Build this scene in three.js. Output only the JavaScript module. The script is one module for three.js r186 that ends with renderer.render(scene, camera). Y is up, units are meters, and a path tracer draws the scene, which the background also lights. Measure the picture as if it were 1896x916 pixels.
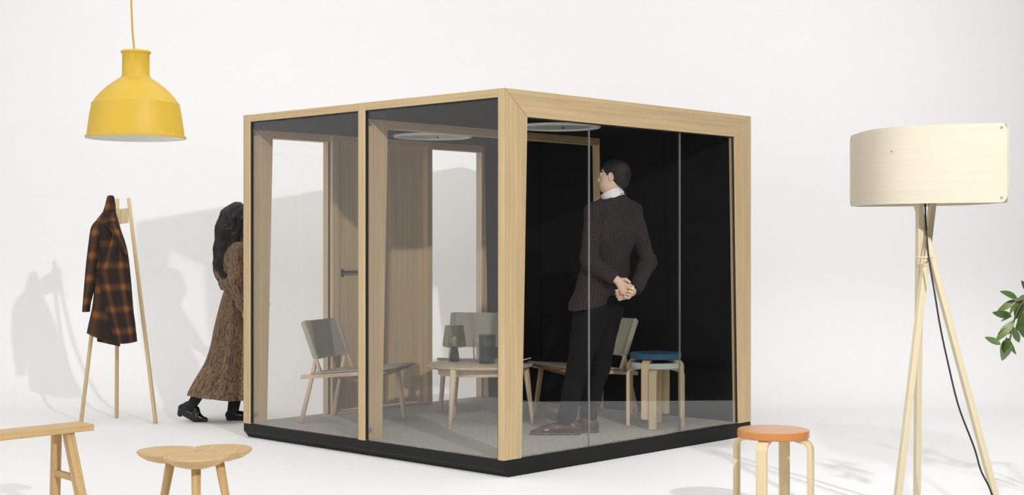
import * as THREE from 'three';
import { RectAreaLightUniformsLib } from 'three/addons/lights/RectAreaLightUniformsLib.js';
import { RoundedBoxGeometry } from 'three/addons/geometries/RoundedBoxGeometry.js';
import { mergeGeometries, toCreasedNormals } from 'three/addons/utils/BufferGeometryUtils.js';
import { ImprovedNoise } from 'three/addons/math/ImprovedNoise.js';

// ---------------------------------------------------------------- camera, lights, exposure
const FPX = 2624, CAMH = 1.336, HORIZON = 452;                       // focal length in pixels, eye height, horizon row of the 1896 x 916 frame
const scene = new THREE.Scene();
scene.background = new THREE.Color(0x000000);
const camera = new THREE.PerspectiveCamera(2 * Math.atan(458 / FPX) * 180 / Math.PI, 1896 / 916, 0.1, 60);
camera.position.set(0, CAMH, 0);
camera.lookAt(0, CAMH, -10);
camera.setViewOffset(1896, 916, 0, 458 - HORIZON, 1896, 916);
const renderer = new THREE.WebGLRenderer();
renderer.toneMapping = THREE.LinearToneMapping;
renderer.toneMappingExposure = 0.80;
renderer.shadowMap.enabled = true;
RectAreaLightUniformsLib.init();

const KEY = new THREE.Vector3(3.6, 4.78, 0.4), KEY_POWER = 205;       // hard studio flash, front right
const SPOT = new THREE.Vector3(0.8, 4.6, -1.6), SPOT_POWER = 58;      // unseen gridded spot, placed so the floor lamp casts its shadow
const OVERHEAD = [{ w: 8, d: 2.4, at: [0, 4.9, -7.8], radiance: 1.85 }, { w: 8, d: 2.4, at: [-0.6, 4.9, -4.6], radiance: .6 }];   // unseen softboxes, placed to light the set from above
const SIDE = { w: 3.6, h: 2.8, at: [-5.4, 2.3, -3.4], to: [0, 1.2, -8.5], radiance: 3.0 };  // unseen softbox, placed to light the left-facing sides
const FRONT = { w: 5.0, h: 2.6, at: [-1.5, 3.3, 2.6], to: [-0.5, 1.4, -10], radiance: .35 };   // unseen softbox behind the camera, placed to lift the front faces
const BACKDROP = [{ w: 6.2, h: .9, at: [-1.9, 4.45, -9.9], to: [-1.9, 1.0, -12.6], radiance: 3.7 }, { w: 6.2, h: .9, at: [4.6, 4.45, -9.9], to: [4.6, 1.0, -12.6], radiance: 4.1 }];  // unseen strip softboxes, placed to brighten the backdrop evenly

// ---------------------------------------------------------------- helpers
let seedState = 7;
const rnd = (a = 0, b = 1) => { seedState |= 0; seedState = seedState + 0x6D2B79F5 | 0; let t = Math.imul(seedState ^ seedState >>> 15, 1 | seedState); t = t + Math.imul(t ^ t >>> 7, 61 | t) ^ t; return a + (b - a) * (((t ^ t >>> 14) >>> 0) / 4294967296); };
const noiseGen = new ImprovedNoise();
const noise = (x, y, z = 0.5) => noiseGen.noise(x, y, z);
const V = (x, y, z) => new THREE.Vector3(x, y, z);
const W = (px, py, d) => V((px - 948) / FPX * d, CAMH - (py - HORIZON) / FPX * d, -d);   // photo pixel at a known depth
const clamp = (v, a, b) => Math.max(a, Math.min(b, v));
const lerp = (a, b, t) => a + (b - a) * t;
const names = new Map();
function numbered(name) { const n = names.get(name) || 0; names.set(name, n + 1); return n ? name + '_' + String(n).padStart(3, '0') : name; }
function thing(name, label, category, pos = [0, 0, 0], turn = 0, group) {
  const o = new THREE.Group(); o.name = numbered(name); o.position.set(...pos); o.rotation.y = turn;
  o.userData = { label, category }; if (group) o.userData.group = group;
  scene.add(o); return o;
}
function part(parent, name, geo, mat, label) { const m = new THREE.Mesh(geo, mat); m.name = name; if (label) m.userData.label = label; parent.add(m); return m; }
function struct(name, geo, mat) { const m = new THREE.Mesh(geo, mat); m.name = name; m.userData.kind = 'structure'; scene.add(m); return m; }
function box(w, h, d, x = 0, y = 0, z = 0, r = 0.002) { const g = r > 0 ? new RoundedBoxGeometry(w, h, d, 2, Math.min(r, w * .45, h * .45, d * .45)) : new THREE.BoxGeometry(w, h, d); g.translate(x, y, z); return g; }
const span = (x0, x1, y0, y1, z0, z1, r = 0.002) => box(x1 - x0, y1 - y0, z1 - z0, (x0 + x1) / 2, (y0 + y1) / 2, (z0 + z1) / 2, r);
function merge(list) { return mergeGeometries(list.map((g) => { g = g.index ? g.toNonIndexed() : g; for (const k of Object.keys(g.attributes)) if (!['position', 'normal', 'uv'].includes(k)) g.deleteAttribute(k); if (!g.attributes.uv) g.setAttribute('uv', new THREE.BufferAttribute(new Float32Array(g.attributes.position.count * 2), 2)); return g; })); }
// texture coordinates in metres, v along the given grain axis
function grainUV(g, axis = 'y', off = 0) {
  g = g.index ? g.toNonIndexed() : g;
  const p = g.attributes.position, uv = new Float32Array(p.count * 2), A = 'xyz'.indexOf(axis), a = V(0, 0, 0), b = V(0, 0, 0), c = V(0, 0, 0);
  for (let i = 0; i < p.count; i += 3) {
    a.fromBufferAttribute(p, i); b.fromBufferAttribute(p, i + 1); c.fromBufferAttribute(p, i + 2);
    const n = b.clone().sub(a).cross(c.clone().sub(a)), m = [Math.abs(n.x), Math.abs(n.y), Math.abs(n.z)];
    const D = m.indexOf(Math.max(...m)), rest = [0, 1, 2].filter((k) => k !== D), vv = rest.includes(A) ? A : rest[1], uu = rest.find((k) => k !== vv);
    [a, b, c].forEach((q, k) => { uv[(i + k) * 2] = q.getComponent(uu) + off * .37; uv[(i + k) * 2 + 1] = q.getComponent(vv) + off; });
  }
  g.setAttribute('uv', new THREE.BufferAttribute(uv, 2)); return g;
}
// a round bar between two points; u around, v along, in metres
function rod(p, q, r0, r1 = r0, seg = 14, roundEnds = true) {
  const L = p.distanceTo(q), e = roundEnds ? Math.min(r0, r1, L * .2) * .35 : 0;
  const pts = roundEnds ? [[0, 0], [r0 - e, 0], [r0, e], [r1, L - e], [r1 - e, L], [0, L]] : [[0, 0], [r0, 0], [r0, 0], [r1, L], [r1, L], [0, L]];
  let g = new THREE.LatheGeometry(pts.map((k) => new THREE.Vector2(Math.max(k[0], 1e-5), k[1])), seg);
  const uv = g.attributes.uv, ps = g.attributes.position;
  for (let i = 0; i < uv.count; i++) uv.setXY(i, uv.getX(i) * r0 * 6.28, ps.getY(i) + p.x);
  g = toCreasedNormals(g, .9);
  g.applyQuaternion(new THREE.Quaternion().setFromUnitVectors(V(0, 1, 0), q.clone().sub(p).normalize()));
  g.translate(p.x, p.y, p.z); return g;
}
// a square bar between two points
function bar(p, q, w, d, up = V(0, 0, 1)) {
  const L = p.distanceTo(q), g = grainUV(box(w, L, d, 0, L / 2, 0, .0025), 'y', p.x);
  const y = q.clone().sub(p).normalize(), x = y.clone().cross(up).normalize(), z = x.clone().cross(y);
  g.applyMatrix4(new THREE.Matrix4().makeBasis(x, y, z)); g.translate(p.x, p.y, p.z); return g;
}
function lathe(pts, seg = 48, crease = .6) { return toCreasedNormals(new THREE.LatheGeometry(pts.map((k) => new THREE.Vector2(Math.max(k[0], 1e-5), k[1])), seg), crease); }
function prism(pts, z0, z1, bevel = 0) { const s = new THREE.Shape(pts.map((k) => new THREE.Vector2(k[0], k[1]))); const g = new THREE.ExtrudeGeometry(s, { depth: z1 - z0 - 2 * bevel, bevelEnabled: bevel > 0, bevelSize: bevel, bevelOffset: -bevel, bevelThickness: bevel, bevelSegments: 2 }); g.translate(0, 0, z0 + bevel); return g; }
function tube(points, r, seg = 60, rs = 8) { return new THREE.TubeGeometry(new THREE.CatmullRomCurve3(points), seg, r, rs); }
function bentSheet(fn, nu, nv, thick) {   // fn(u,v) gives a point; the sheet gets real thickness along its normal; uv in metres from fn point .uv
  const P = [], N = [], UVs = [], e = 1e-3, idx = [];
  const nrm = (u, v) => { const a = fn(Math.min(u + e, 1), v).sub(fn(Math.max(u - e, 0), v)), b = fn(u, Math.min(v + e, 1)).sub(fn(u, Math.max(v - e, 0))); return a.cross(b).normalize(); };
  for (const s of [0.5, -0.5]) for (let j = 0; j <= nv; j++) for (let i = 0; i <= nu; i++) {
    const u = i / nu, v = j / nv, p = fn(u, v), n = nrm(u, v); p.addScaledVector(n, thick * s); P.push(p.x, p.y, p.z); UVs.push(u, v);
  }
  const w = nu + 1, M = w * (nv + 1), q = (a, b, c, d) => idx.push(a, b, c, a, c, d);
  for (let j = 0; j < nv; j++) for (let i = 0; i < nu; i++) { const a = j * w + i; q(a, a + 1, a + w + 1, a + w); q(M + a + w, M + a + w + 1, M + a + 1, M + a); }
  for (let i = 0; i < nu; i++) { q(M + i, M + i + 1, i + 1, i); const a = nv * w + i; q(a, a + 1, M + a + 1, M + a); }
  for (let j = 0; j < nv; j++) { const a = j * w; q(a, a + w, M + a + w, M + a); const b = a + nu; q(M + b, M + b + w, b + w, b); }
  const g = new THREE.BufferGeometry(); g.setIndex(idx); g.setAttribute('position', new THREE.Float32BufferAttribute(P, 3)); g.setAttribute('uv', new THREE.Float32BufferAttribute(UVs, 2));
  return toCreasedNormals(g, .8);
}
const scaleUV = (g, su, sv) => { const u = g.attributes.uv; for (let i = 0; i < u.count; i++) u.setXY(i, u.getX(i) * su, u.getY(i) * sv); return g; };

// ---------------------------------------------------------------- textures and materials
function texture(n, m, fn, { srgb = true, w = 1, h = 1 } = {}) {       // covers w x h metres
  const d = new Uint8Array(n * m * 4);
  for (let j = 0; j < m; j++) for (let i = 0; i < n; i++) { const c = fn(i / n, j / m, i, j), k = (j * n + i) * 4; d[k] = clamp(c[0], 0, 1) * 255; d[k + 1] = clamp(c[1], 0, 1) * 255; d[k + 2] = clamp(c[2], 0, 1) * 255; d[k + 3] = 255; }
  const t = new THREE.DataTexture(d, n, m); t.wrapS = t.wrapT = THREE.RepeatWrapping; t.magFilter = THREE.LinearFilter; t.minFilter = THREE.LinearMipmapLinearFilter; t.generateMipmaps = true;
  if (srgb) t.colorSpace = THREE.SRGBColorSpace; t.repeat.set(1 / w, 1 / h); t.needsUpdate = true; return t;
}
function woodTexture(contrast, dark, seed) {     // straight grain along v
  const rows = []; for (let i = 0; i < 512; i++) rows.push(rnd());
  return texture(512, 512, (u, v, i) => {
    const t = u * 6.2832, cx = Math.cos(t) * 3, cy = Math.sin(t) * 3, s = Math.cos(v * 6.2832), c = Math.sin(v * 6.2832);
    const broad = noise(cx * 1.6 + seed, cy * 1.6, s * .35), mid = noise(cx * 6 + seed, cy * 6 + .25 * c, s * .6), fine = noise(cx * 30, cy * 30 + seed, s * 2.5 + c * 2.5);
    const pore = Math.max(0, noise(cx * 55, cy * 55 + 3, s * 7 + c * 7) - .22) * 1.4;
    const k = 1 - contrast * (.32 + .55 * broad + .42 * mid + .3 * fine + (rows[i] - .5) * .22) - dark * pore;
    return [k, k - contrast * .06 * (mid + .5), k - contrast * .12 * (mid + .5)];
  }, { w: .42, h: 1.1 });
}
const oakMap = woodTexture(.13, .18, 3.1), birchMap = woodTexture(.035, .04, 8.7);
const std = (o) => new THREE.MeshStandardMaterial(o), phys = (o) => new THREE.MeshPhysicalMaterial(o);
const lin = (r, g, b) => new THREE.Color().setRGB(r, g, b);
const oak = std({ color: lin(.635, .47, .262), map: oakMap, roughness: .55, bumpMap: oakMap, bumpScale: .0006 });
const oakPale = std({ color: lin(.70, .56, .38), map: oakMap, roughness: .55 });
const oakWarm = std({ color: lin(.63, .42, .19), map: oakMap, roughness: .5 });
const birch = std({ color: lin(.72, .58, .35), map: birchMap, roughness: .42 });
const birchSheet = std({ color: lin(.62, .555, .44), map: birchMap, roughness: .45 });
const birchLeg = std({ color: lin(.66, .57, .39), map: birchMap, roughness: .5 });
const speck = (a, b, n = 256, w = .12) => texture(n, n, () => { const k = lerp(a, b, rnd()); return [k, k, k]; }, { w, h: w });
const feltMap = speck(.62, 1), carpetMap = texture(512, 512, () => { const k = rnd() < .3 ? rnd(.45, .7) : rnd(.72, 1); return [k, k * .99, k * .97]; }, { w: .9, h: .9 });
const felt = phys({ color: lin(.018, .018, .0185), map: feltMap, roughness: .95, specularIntensity: .25, bumpMap: feltMap, bumpScale: .001 });
const carpet = std({ color: lin(.68, .665, .62), map: carpetMap, roughness: 1, bumpMap: carpetMap, bumpScale: .002 });
const blackPaint = phys({ color: lin(.008, .0078, .0075), roughness: .5, specularIntensity: .55 });
const rubber = std({ color: lin(.01, .01, .01), roughness: .6 });
const steel = std({ color: lin(.42, .43, .44), roughness: .4, metalness: .8 });
const pane = phys({ color: 0xffffff, transmission: 1, thickness: 0, roughness: 0, ior: 1.5 });
const jointMat = phys({ color: lin(.36, .37, .35), roughness: .3, transmission: .3, thickness: 0 });
const whiteLacquer = std({ color: lin(.78, .78, .75), roughness: .4 });
const cycPaint = std({ color: lin(.86, .855, .845), roughness: .9 });
const darkPaint = std({ color: lin(.012, .012, .013), roughness: .95 });

// ---------------------------------------------------------------- setting: white cyclorama in a studio
const BACK = -12.6, COVE = 1.15, LEFT = -7.5, RIGHT = 8.2, FRONTZ = 4.2, CEIL = 5.1;
{
  const edge = [[LEFT, FRONTZ], [3.85, FRONTZ], [3.85, -10.5], [6.6, -11.25], [6.6, BACK + COVE], [LEFT, BACK + COVE]];
  const g = prism(edge.map(([x, z]) => [x, -z]), -.1, 0); g.rotateX(-Math.PI / 2);
  struct('floor', g, cycPaint);
  // cove and rear wall as one continuous sweep with thickness
  const prof = []; for (let i = 0; i <= 24; i++) { const a = i / 24 * Math.PI / 2; prof.push([BACK + COVE - Math.sin(a) * COVE, COVE - Math.cos(a) * COVE]); }
  prof.push([BACK, CEIL]); prof.push([BACK - .2, CEIL], [BACK - .2, -.1], [BACK + COVE, -.1]);
  const x1 = 6.6, sh = prism(prof.map(([z, y]) => [z, y]), LEFT, x1);
  sh.rotateY(Math.PI / 2); sh.scale(1, 1, -1);
  const idxFlip = sh.index; const p = sh.attributes.position; if (!idxFlip) { const a = p.array; for (let i = 0; i < a.length; i += 9) for (let k = 0; k < 3; k++) { const t = a[i + 3 + k]; a[i + 3 + k] = a[i + 6 + k]; a[i + 6 + k] = t; } }
  sh.deleteAttribute('normal'); struct('wall_back', toCreasedNormals(sh, .35), cycPaint);
  struct('wall_left', box(.2, CEIL + .1, FRONTZ - BACK + .2, LEFT - .1, CEIL / 2 - .05, (FRONTZ + BACK) / 2, 0), cycPaint);
  struct('ceiling', box(RIGHT - LEFT + .6, .2, FRONTZ - BACK + 1.6, (LEFT + RIGHT) / 2, CEIL + .1, (FRONTZ + BACK) / 2, 0), cycPaint);
  struct('wall_front', box(RIGHT - LEFT + .4, CEIL + .1, .2, (LEFT + RIGHT) / 2, CEIL / 2 - .05, FRONTZ + .1, 0), cycPaint);
  struct('wall_right', box(.2, CEIL + .1, FRONTZ - BACK + 1.4, RIGHT + .1, CEIL / 2 - .05, (FRONTZ + BACK) / 2 - .3, 0), darkPaint);
  struct('wall_rear_studio', box(RIGHT - 6.5 + .1, CEIL + .1, .2, (RIGHT + 6.5) / 2, CEIL / 2 - .05, BACK - .9, 0), darkPaint);
  struct('floor_studio', box(RIGHT - LEFT + .4, .1, FRONTZ - BACK + 1.4, (LEFT + RIGHT) / 2, -.16, (FRONTZ + BACK) / 2 - .3, 0), darkPaint);
}

// ---------------------------------------------------------------- studio lights (outside the frame)
const glow = std({ color: 0x111111, emissive: 0xffffff, emissiveIntensity: .9, roughness: 1 });
function softbox(name, label, w, h, at, to, radiance, stand) {
  const t = thing(name, label, 'studio light', at); const dir = V(...to).sub(V(...at)).normalize();
  const q = new THREE.Quaternion().setFromUnitVectors(V(0, 0, -1), dir);
  if (Math.abs(dir.y) > .999) q.setFromAxisAngle(V(1, 0, 0), -Math.PI / 2);
  const P = (n, g, m) => { g.applyQuaternion(q); return part(t, n, g, m); };
  P('housing', merge([span(-w / 2 - .03, w / 2 + .03, h / 2, h / 2 + .03, -.02, .14), span(-w / 2 - .03, w / 2 + .03, -h / 2 - .03, -h / 2, -.02, .14), span(-w / 2 - .03, -w / 2, -h / 2, h / 2, -.02, .14), span(w / 2, w / 2 + .03, -h / 2, h / 2, -.02, .14), span(-w / 2, w / 2, -h / 2, h / 2, .12, .14)]), rubber);
  P('diffuser', box(w, h, .01, 0, 0, .03, 0), glow);
  if (stand) part(t, 'stand', merge([rod(V(0, -at[1], 0).add(dir.clone().multiplyScalar(-.2)), V(0, 0, 0).add(dir.clone().multiplyScalar(-.2)), .02), rod(dir.clone().multiplyScalar(-.2), dir.clone().multiplyScalar(-.1), .03), lathe([[0, 0], [.3, 0], [.3, .02], [0, .02]], 24).translate(-dir.x * .2, -at[1], -dir.z * .2)]), rubber);
  else for (const [a, b] of [[-1, -1], [1, -1], [-1, 1], [1, 1]]) { const p = V(a * w * .45, b * h * .45, .135).applyQuaternion(q); part(t, 'hanger', rod(p, V(p.x, CEIL - at[1] - .001, p.z), .006, .006, 6), rubber); }
  const L = new THREE.RectAreaLight(0xffffff, radiance, w, h); L.name = name + '_source';
  L.position.set(...at).addScaledVector(dir, .01); scene.add(L); L.quaternion.copy(q); return t;
}
OVERHEAD.forEach((o, k) => softbox('unseen_overhead_softbox', ['unseen long softbox hung flat above the booth roof, lighting the set', 'unseen long softbox hung flat above the floor before the booth'][k], o.w, o.d, o.at, [o.at[0], 0, o.at[2]], o.radiance, false));
softbox('unseen_side_softbox', 'unseen softbox on a stand at the left, lighting the left booth face', SIDE.w, SIDE.h, SIDE.at, SIDE.to, SIDE.radiance, true);
softbox('unseen_front_softbox', 'unseen wide softbox on a stand behind the camera, lighting the front faces', FRONT.w, FRONT.h, FRONT.at, FRONT.to, FRONT.radiance, true);
BACKDROP.forEach((o, k) => softbox('unseen_backdrop_softbox', ['unseen strip softbox above the coat stand side, lighting the white backdrop', 'unseen strip softbox above the floor lamp side, lighting the white backdrop'][k], o.w, o.h, o.at, o.to, o.radiance, false));
function flash(name, label, at, to, power, radius, angle, penumbra) {
  const t = thing(name, label, 'studio light', [at.x, 0, at.z]), dir = to.clone().sub(at).normalize(), q = new THREE.Quaternion().setFromUnitVectors(V(0, 1, 0), dir);
  const head = lathe([[0, -.4], [.06, -.4], [.065, -.38], [.065, -.1], [.12, -.02], [.115, -.02], [.06, -.1], [0, -.1]], 24); head.applyQuaternion(q); head.translate(0, at.y, 0); part(t, 'reflector', head, rubber);
  const face = lathe([[0, -.09], [.055, -.09], [.055, -.085], [0, -.085]], 24); face.applyQuaternion(q); face.translate(0, at.y, 0); part(t, 'bulb', face, glow);
  const b = dir.clone().multiplyScalar(-.3); part(t, 'stand', merge([rod(V(b.x, .02, b.z), V(b.x, at.y + b.y, b.z), .018), lathe([[0, 0], [.3, 0], [.3, .02], [0, .02]], 24).translate(b.x, 0, b.z)]), rubber);
  const L = new THREE.SpotLight(0xffffff, power, 0, angle, penumbra, 2); L.position.copy(at); L.target.position.copy(to); L.shadow.radius = radius; L.castShadow = true; L.shadow.mapSize.set(2048, 2048); L.name = name + '_source';
  scene.add(L, L.target);
}
flash('flash_lamp', 'tall studio flash on a stand at the dark side of the set', KEY, V(-1.2, .8, -10.5), KEY_POWER, 4.5, .62, .4);
flash('unseen_grid_spot', 'unseen gridded spot on a tall stand, casting the floor lamp shadow', SPOT, V(2.6, 0, -9.2), SPOT_POWER, 4, .25, 1);

// ---------------------------------------------------------------- the booth
// booth frame: local x runs along the right-hand face, local -z along the left-hand face
const KX = -.043, KZ = -8.1, TURN = 46.5 * Math.PI / 180, BW = 2.49, TOP = 2.23, FL = .104;
const booth = thing('meeting_booth', 'large oak framed glass meeting booth with black base and black felt wall', 'booth', [KX, 0, KZ], TURN);
const inBooth = (r, y, s) => V(KX + Math.cos(TURN) * r - Math.sin(TURN) * s, y, KZ - Math.sin(TURN) * r - Math.cos(TURN) * s);
{
  const RINGS = [[0, .053], [1.22, 1.287], [2.43, 2.51]], ib = .145, it = .195, yb = .098, yi = 2.075, g = .0008;
  // plinth: chamfered profile run along the left face
  part(booth, 'plinth', toCreasedNormals(prism([[.002, .096], [.002, .045], [.042, 0], [BW - .042, 0], [BW - .002, .045], [BW - .002, .096]], -2.508, -.002, .002), .3), blackPaint, 'black lacquered plinth with chamfered lower edge');
  part(booth, 'carpet', scaleUV(grainUV(span(.03, BW - .03, .094, FL, -2.49, -.03, 0), 'z'), 1, 1), carpet, 'grey looped carpet');
  RINGS.forEach(([s0, s1], k) => {
    const B = .003;
    part(booth, 'frame_post', grainUV(toCreasedNormals(prism([[0, yb], [ib, yb], [it - g, yi], [0, TOP - g]], -s1, -s0, B), .3), 'y', k * .7), oak);
    part(booth, 'frame_post', grainUV(toCreasedNormals(prism([[BW, yb], [BW, TOP - g], [BW - it + g, yi], [BW - ib, yb]], -s1, -s0, B), .3), 'y', k * .7 + .3), oak);
    part(booth, 'top_rail', grainUV(toCreasedNormals(prism([[it, yi + g], [BW - it, yi + g], [BW - g, TOP], [g, TOP]], -s1, -s0, B), .3), 'x', k * .5 + .2), oak);
  });
  for (const [a, b] of [[.053, 1.22], [1.287, 2.43]]) {
    for (const [x0, x1] of [[0, .045], [BW - .045, BW]]) part(booth, 'side_beam', grainUV(span(x0, x1, TOP - .05, TOP, -b, -a, .003), 'z', a), oak);
    part(booth, 'roof_panel', span(.045, BW - .045, 2.2, 2.222, -b, -a, 0), blackPaint);
    part(booth, 'ceiling_panel', grainUV(span(.03, BW - .02, 2.128, 2.17, -b, -a, 0), 'x'), felt, 'black felt ceiling panel');
    // glass of the left face with black seals
    part(booth, 'window_pane', span(.012, .02, FL, TOP - .05, -b + .001, -a - .001, 0), pane);
    for (const [z0, z1] of [[-b, -b + .006], [-a - .006, -a]]) part(booth, 'glass_seal', span(.005, .026, FL, TOP - .05, z0, z1, 0), rubber);
    part(booth, 'glass_seal', span(.005, .026, TOP - .056, TOP - .05, -b, -a, 0), rubber);
    // felt wall, two leaning panels to a bay
    const m = (a + b) / 2 - .02;
    for (const [c, d] of [[a, m - .002], [m + .002, b]]) part(booth, 'felt_panel', grainUV(toCreasedNormals(prism([[2.347, FL], [2.302, 2.128], [2.48, 2.128], [2.48, FL]], -d, -c, .0015), .3), 'y', c), felt, 'black felt wall panel');
    // round ventilation disc in the ceiling
    const cx = 1.255, cz = -(a + b) / 2 - .07;
    part(booth, 'vent_ring', lathe([[.243, .0], [.249, -.009], [.262, -.014], [.278, -.013], [.286, -.007], [.286, .002]], 72, .9).translate(cx, 2.126, cz), whiteLacquer, 'white round ceiling vent rim');
    const plate = part(booth, 'vent_plate', lathe([[0, -.006], [.2, -.006], [.246, -.003], [.246, .002], [0, .002]], 72).translate(cx, 2.126, cz), std({ color: lin(.5, .51, .48), roughness: .5 }), 'grey white vent cover');
    part(plate, 'sensor', lathe([[0, -.012], [.006, -.012], [.008, 0], [0, 0]], 16).translate(cx + .03, 2.121, cz + .02), rubber);
    // steel caps on the inner side of the posts
    for (const y of [2.1, .16]) part(booth, 'bolt_cap', lathe([[0, .004], [.006, .004], [.008, .002], [.012, .002], [.013, .004], [.0165, .004], [.018, 0], [0, 0]], 24).rotateX(Math.PI / 2).translate(.045, y, -b), steel);
  }
  // right face: three glass panes and two clear joints, dark seal round the opening
  const edgeL = (y) => lerp(ib, it, (y - yb) / (yi - yb)), sg = .021;
  const panes = [[[edgeL(FL), FL], [.767, FL], [.767, yi], [it, yi]], [[.771, FL], [1.688, FL], [1.688, yi], [.771, yi]], [[1.692, FL], [BW - ib, FL], [BW - it, yi], [1.692, yi]]];
  for (const p of panes) part(booth, 'window_pane', prism(p, -sg - .004, -sg + .004), pane);
  for (const r of [.769, 1.69]) part(booth, 'glass_joint', span(r - .002, r + .002, FL, yi, -sg - .005, -sg + .005, 0), jointMat, 'clear silicone glass joint');
  part(booth, 'glass_seal', prism([[BW - ib, FL], [BW - it, yi], [BW - it - .004, yi], [BW - ib - .004, FL]], -sg - .008, -sg + .008), rubber);
  part(booth, 'glass_seal', span(it, BW - it, yi - .005, yi + .001, -sg - .008, -sg + .008, 0), rubber);
  // rear end: glass, door, glass
  const S = 2.437;
  part(booth, 'window_pane', new THREE.ShapeGeometry(new THREE.Shape([[ib, FL], [.7, FL], [.7, yi], [it, yi]].map((k) => new THREE.Vector2(...k)))).translate(0, 0, -S), pane);
  part(booth, 'window_pane', new THREE.PlaneGeometry(2.265 - 1.69, yi - FL).translate((2.265 + 1.69) / 2, (yi + FL) / 2, -S), pane);
  part(booth, 'door_jamb', grainUV(span(.705, .76, FL, 2.127, -2.51, -2.40), 'y', .1), oak);
  part(booth, 'door_jamb', grainUV(span(1.635, 1.687, FL, 2.127, -2.51, -2.39), 'y', .4), oak);
  for (const y of [.55, 1.1, 1.65, 2.0]) part(booth, 'screw', lathe([[0, .002], [.005, .002], [.007, 0], [0, 0]], 12).rotateZ(Math.PI / 2).translate(1.635, y, -2.415), steel);
  part(booth, 'door_header', grainUV(span(.76, 1.635, 2.09, 2.127, -2.51, -2.40), 'x', .2), oak);
  part(booth, 'threshold', grainUV(span(.76, 1.635, FL, FL + .016, -2.46, -2.39), 'x', .6), oak);
  part(booth, 'window_stile', grainUV(span(2.265, 2.287, FL, yi, -2.49, -2.425), 'y', .8), oakPale);
  part(booth, 'glass_seal', span(.699, .705, FL, yi, -2.445, -2.43, 0), rubber);
  const door = part(booth, 'door', merge([grainUV(span(.8, 1.634, FL + .02, 2.086, -2.49, -2.445), 'y', 1.3), grainUV(span(.762, .8, FL + .02, 2.086, -2.485, -2.425), 'y', 1.7)]), oak, 'oak door with black lever handle');
  part(door, 'handle', merge([span(.818, .842, 1.095, 1.155, -2.446, -2.438, .003), rod(V(.83, 1.135, -2.44), V(.83, 1.135, -2.385), .009), rod(V(.822, 1.135, -2.39), V(.958, 1.135, -2.39), .0095)]), rubber, 'black lever handle');
}

// ---------------------------------------------------------------- lounge chairs
const canvasMap = texture(256, 256, (u, v, i, j) => { const k = .86 + .1 * ((i + j) % 2) + rnd(-.07, .07); return [k, k, k * .98]; }, { w: .2, h: .2 });
const canvasCloth = std({ color: lin(.44, .41, .33), map: canvasMap, roughness: .9 });
const leather = std({ color: lin(.36, .19, .09), roughness: .55 });
const chairWood = std({ color: lin(.68, .52, .35), map: oakMap, roughness: .5 });
function makeChair(label) {
  const t = thing('lounge_chair', label, 'chair', [0, 0, 0], 0, 'lounge chairs in the booth');
  const hw = .245;
  for (const s of [-1, 1]) {
    const z = s * (hw - .02);
    part(t, 'back_leg', rod(V(0, 0, z + s * .012), V(.11, .46, z - s * .012), .0165, .015), chairWood);
    part(t, 'front_leg', rod(V(.565, 0, z + s * .012), V(.515, .36, z - s * .004), .0165, .019), chairWood);
    part(t, 'back_post', rod(V(.02, .705, z + s * .012), V(.155, .345, z + s * .012), .013, .014), chairWood);
    part(t, 'seat_rail', bar(V(.0, .318, z), V(.61, .372, z), .028, .03), chairWood);
  }
  part(t, 'cross_rail', bar(V(.06, .322, -hw + .03), V(.06, .322, hw - .03), .024, .026, V(0, 1, 0)), chairWood);
  part(t, 'cross_rail', bar(V(.585, .366, -hw + .03), V(.585, .366, hw - .03), .024, .026, V(0, 1, 0)), chairWood);
  const seat = bentSheet((u, v) => { const x = lerp(.085, .625, u), w = lerp(-1, 1, v), roll = Math.max(0, (u - .95) / .05); return V(x, .342 + .0885 * (x - .0) - .016 * (1 - w * w) * Math.sin(Math.PI * u) - .012 * roll * roll, w * (hw + .008)); }, 28, 16, .01);
  part(t, 'seat', scaleUV(seat, .6, .5), canvasCloth, 'grey beige canvas seat');
  const belly = bentSheet((u, v) => { const x = lerp(.09, .62, u), w = lerp(-1, 1, v); return V(x, .328 + .0885 * x - .062 * Math.pow(Math.max(0, Math.cos(w * 1.5708)), .8) * Math.pow(Math.sin(Math.PI * clamp(u * .94 + .03, 0, 1)), .5), w * (hw - .03)); }, 24, 16, .005);
  part(t, 'seat_sling', belly, leather, 'brown leather sling under the seat');
  const a = V(.018, .712, 0), b = V(.117, .448, 0);
  const back = [];
  for (const s of [-1, 1]) back.push(rod(V(a.x, a.y - .012, s * (hw - .008)), V(b.x, b.y, s * (hw - .008)), .0195, .0195, 14));
  back.push(scaleUV(bentSheet((u, v) => { const w = lerp(-1, 1, u), p = a.clone().lerp(b, v); return V(p.x - .014 * (1 - w * w), p.y - .006 - .004 * (1 - w * w) * (1 - 2 * v), w * (hw - .012)); }, 18, 6, .009), .5, .28));
  part(t, 'backrest', merge(back), canvasCloth, 'grey beige canvas sleeve backrest');
  return t;
}
const place = (o, x, y, z, fx, fz) => { o.position.set(x, y, z); o.rotation.y = Math.atan2(-fz, fx); };   // local +x points along (fx, fz)
place(makeChair('grey canvas lounge chair beside the oak door, facing the coffee table'), -1.369, FL, -9.97, .94, .35);
place(makeChair('grey canvas lounge chair behind the coffee table, its back to the rear glass'), -.218, FL, -10.965, -.13, .99);
place(makeChair('grey canvas lounge chair by the felt wall, next to the stacked stools'), .765, FL, -10.24, -.84, .54);

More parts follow.
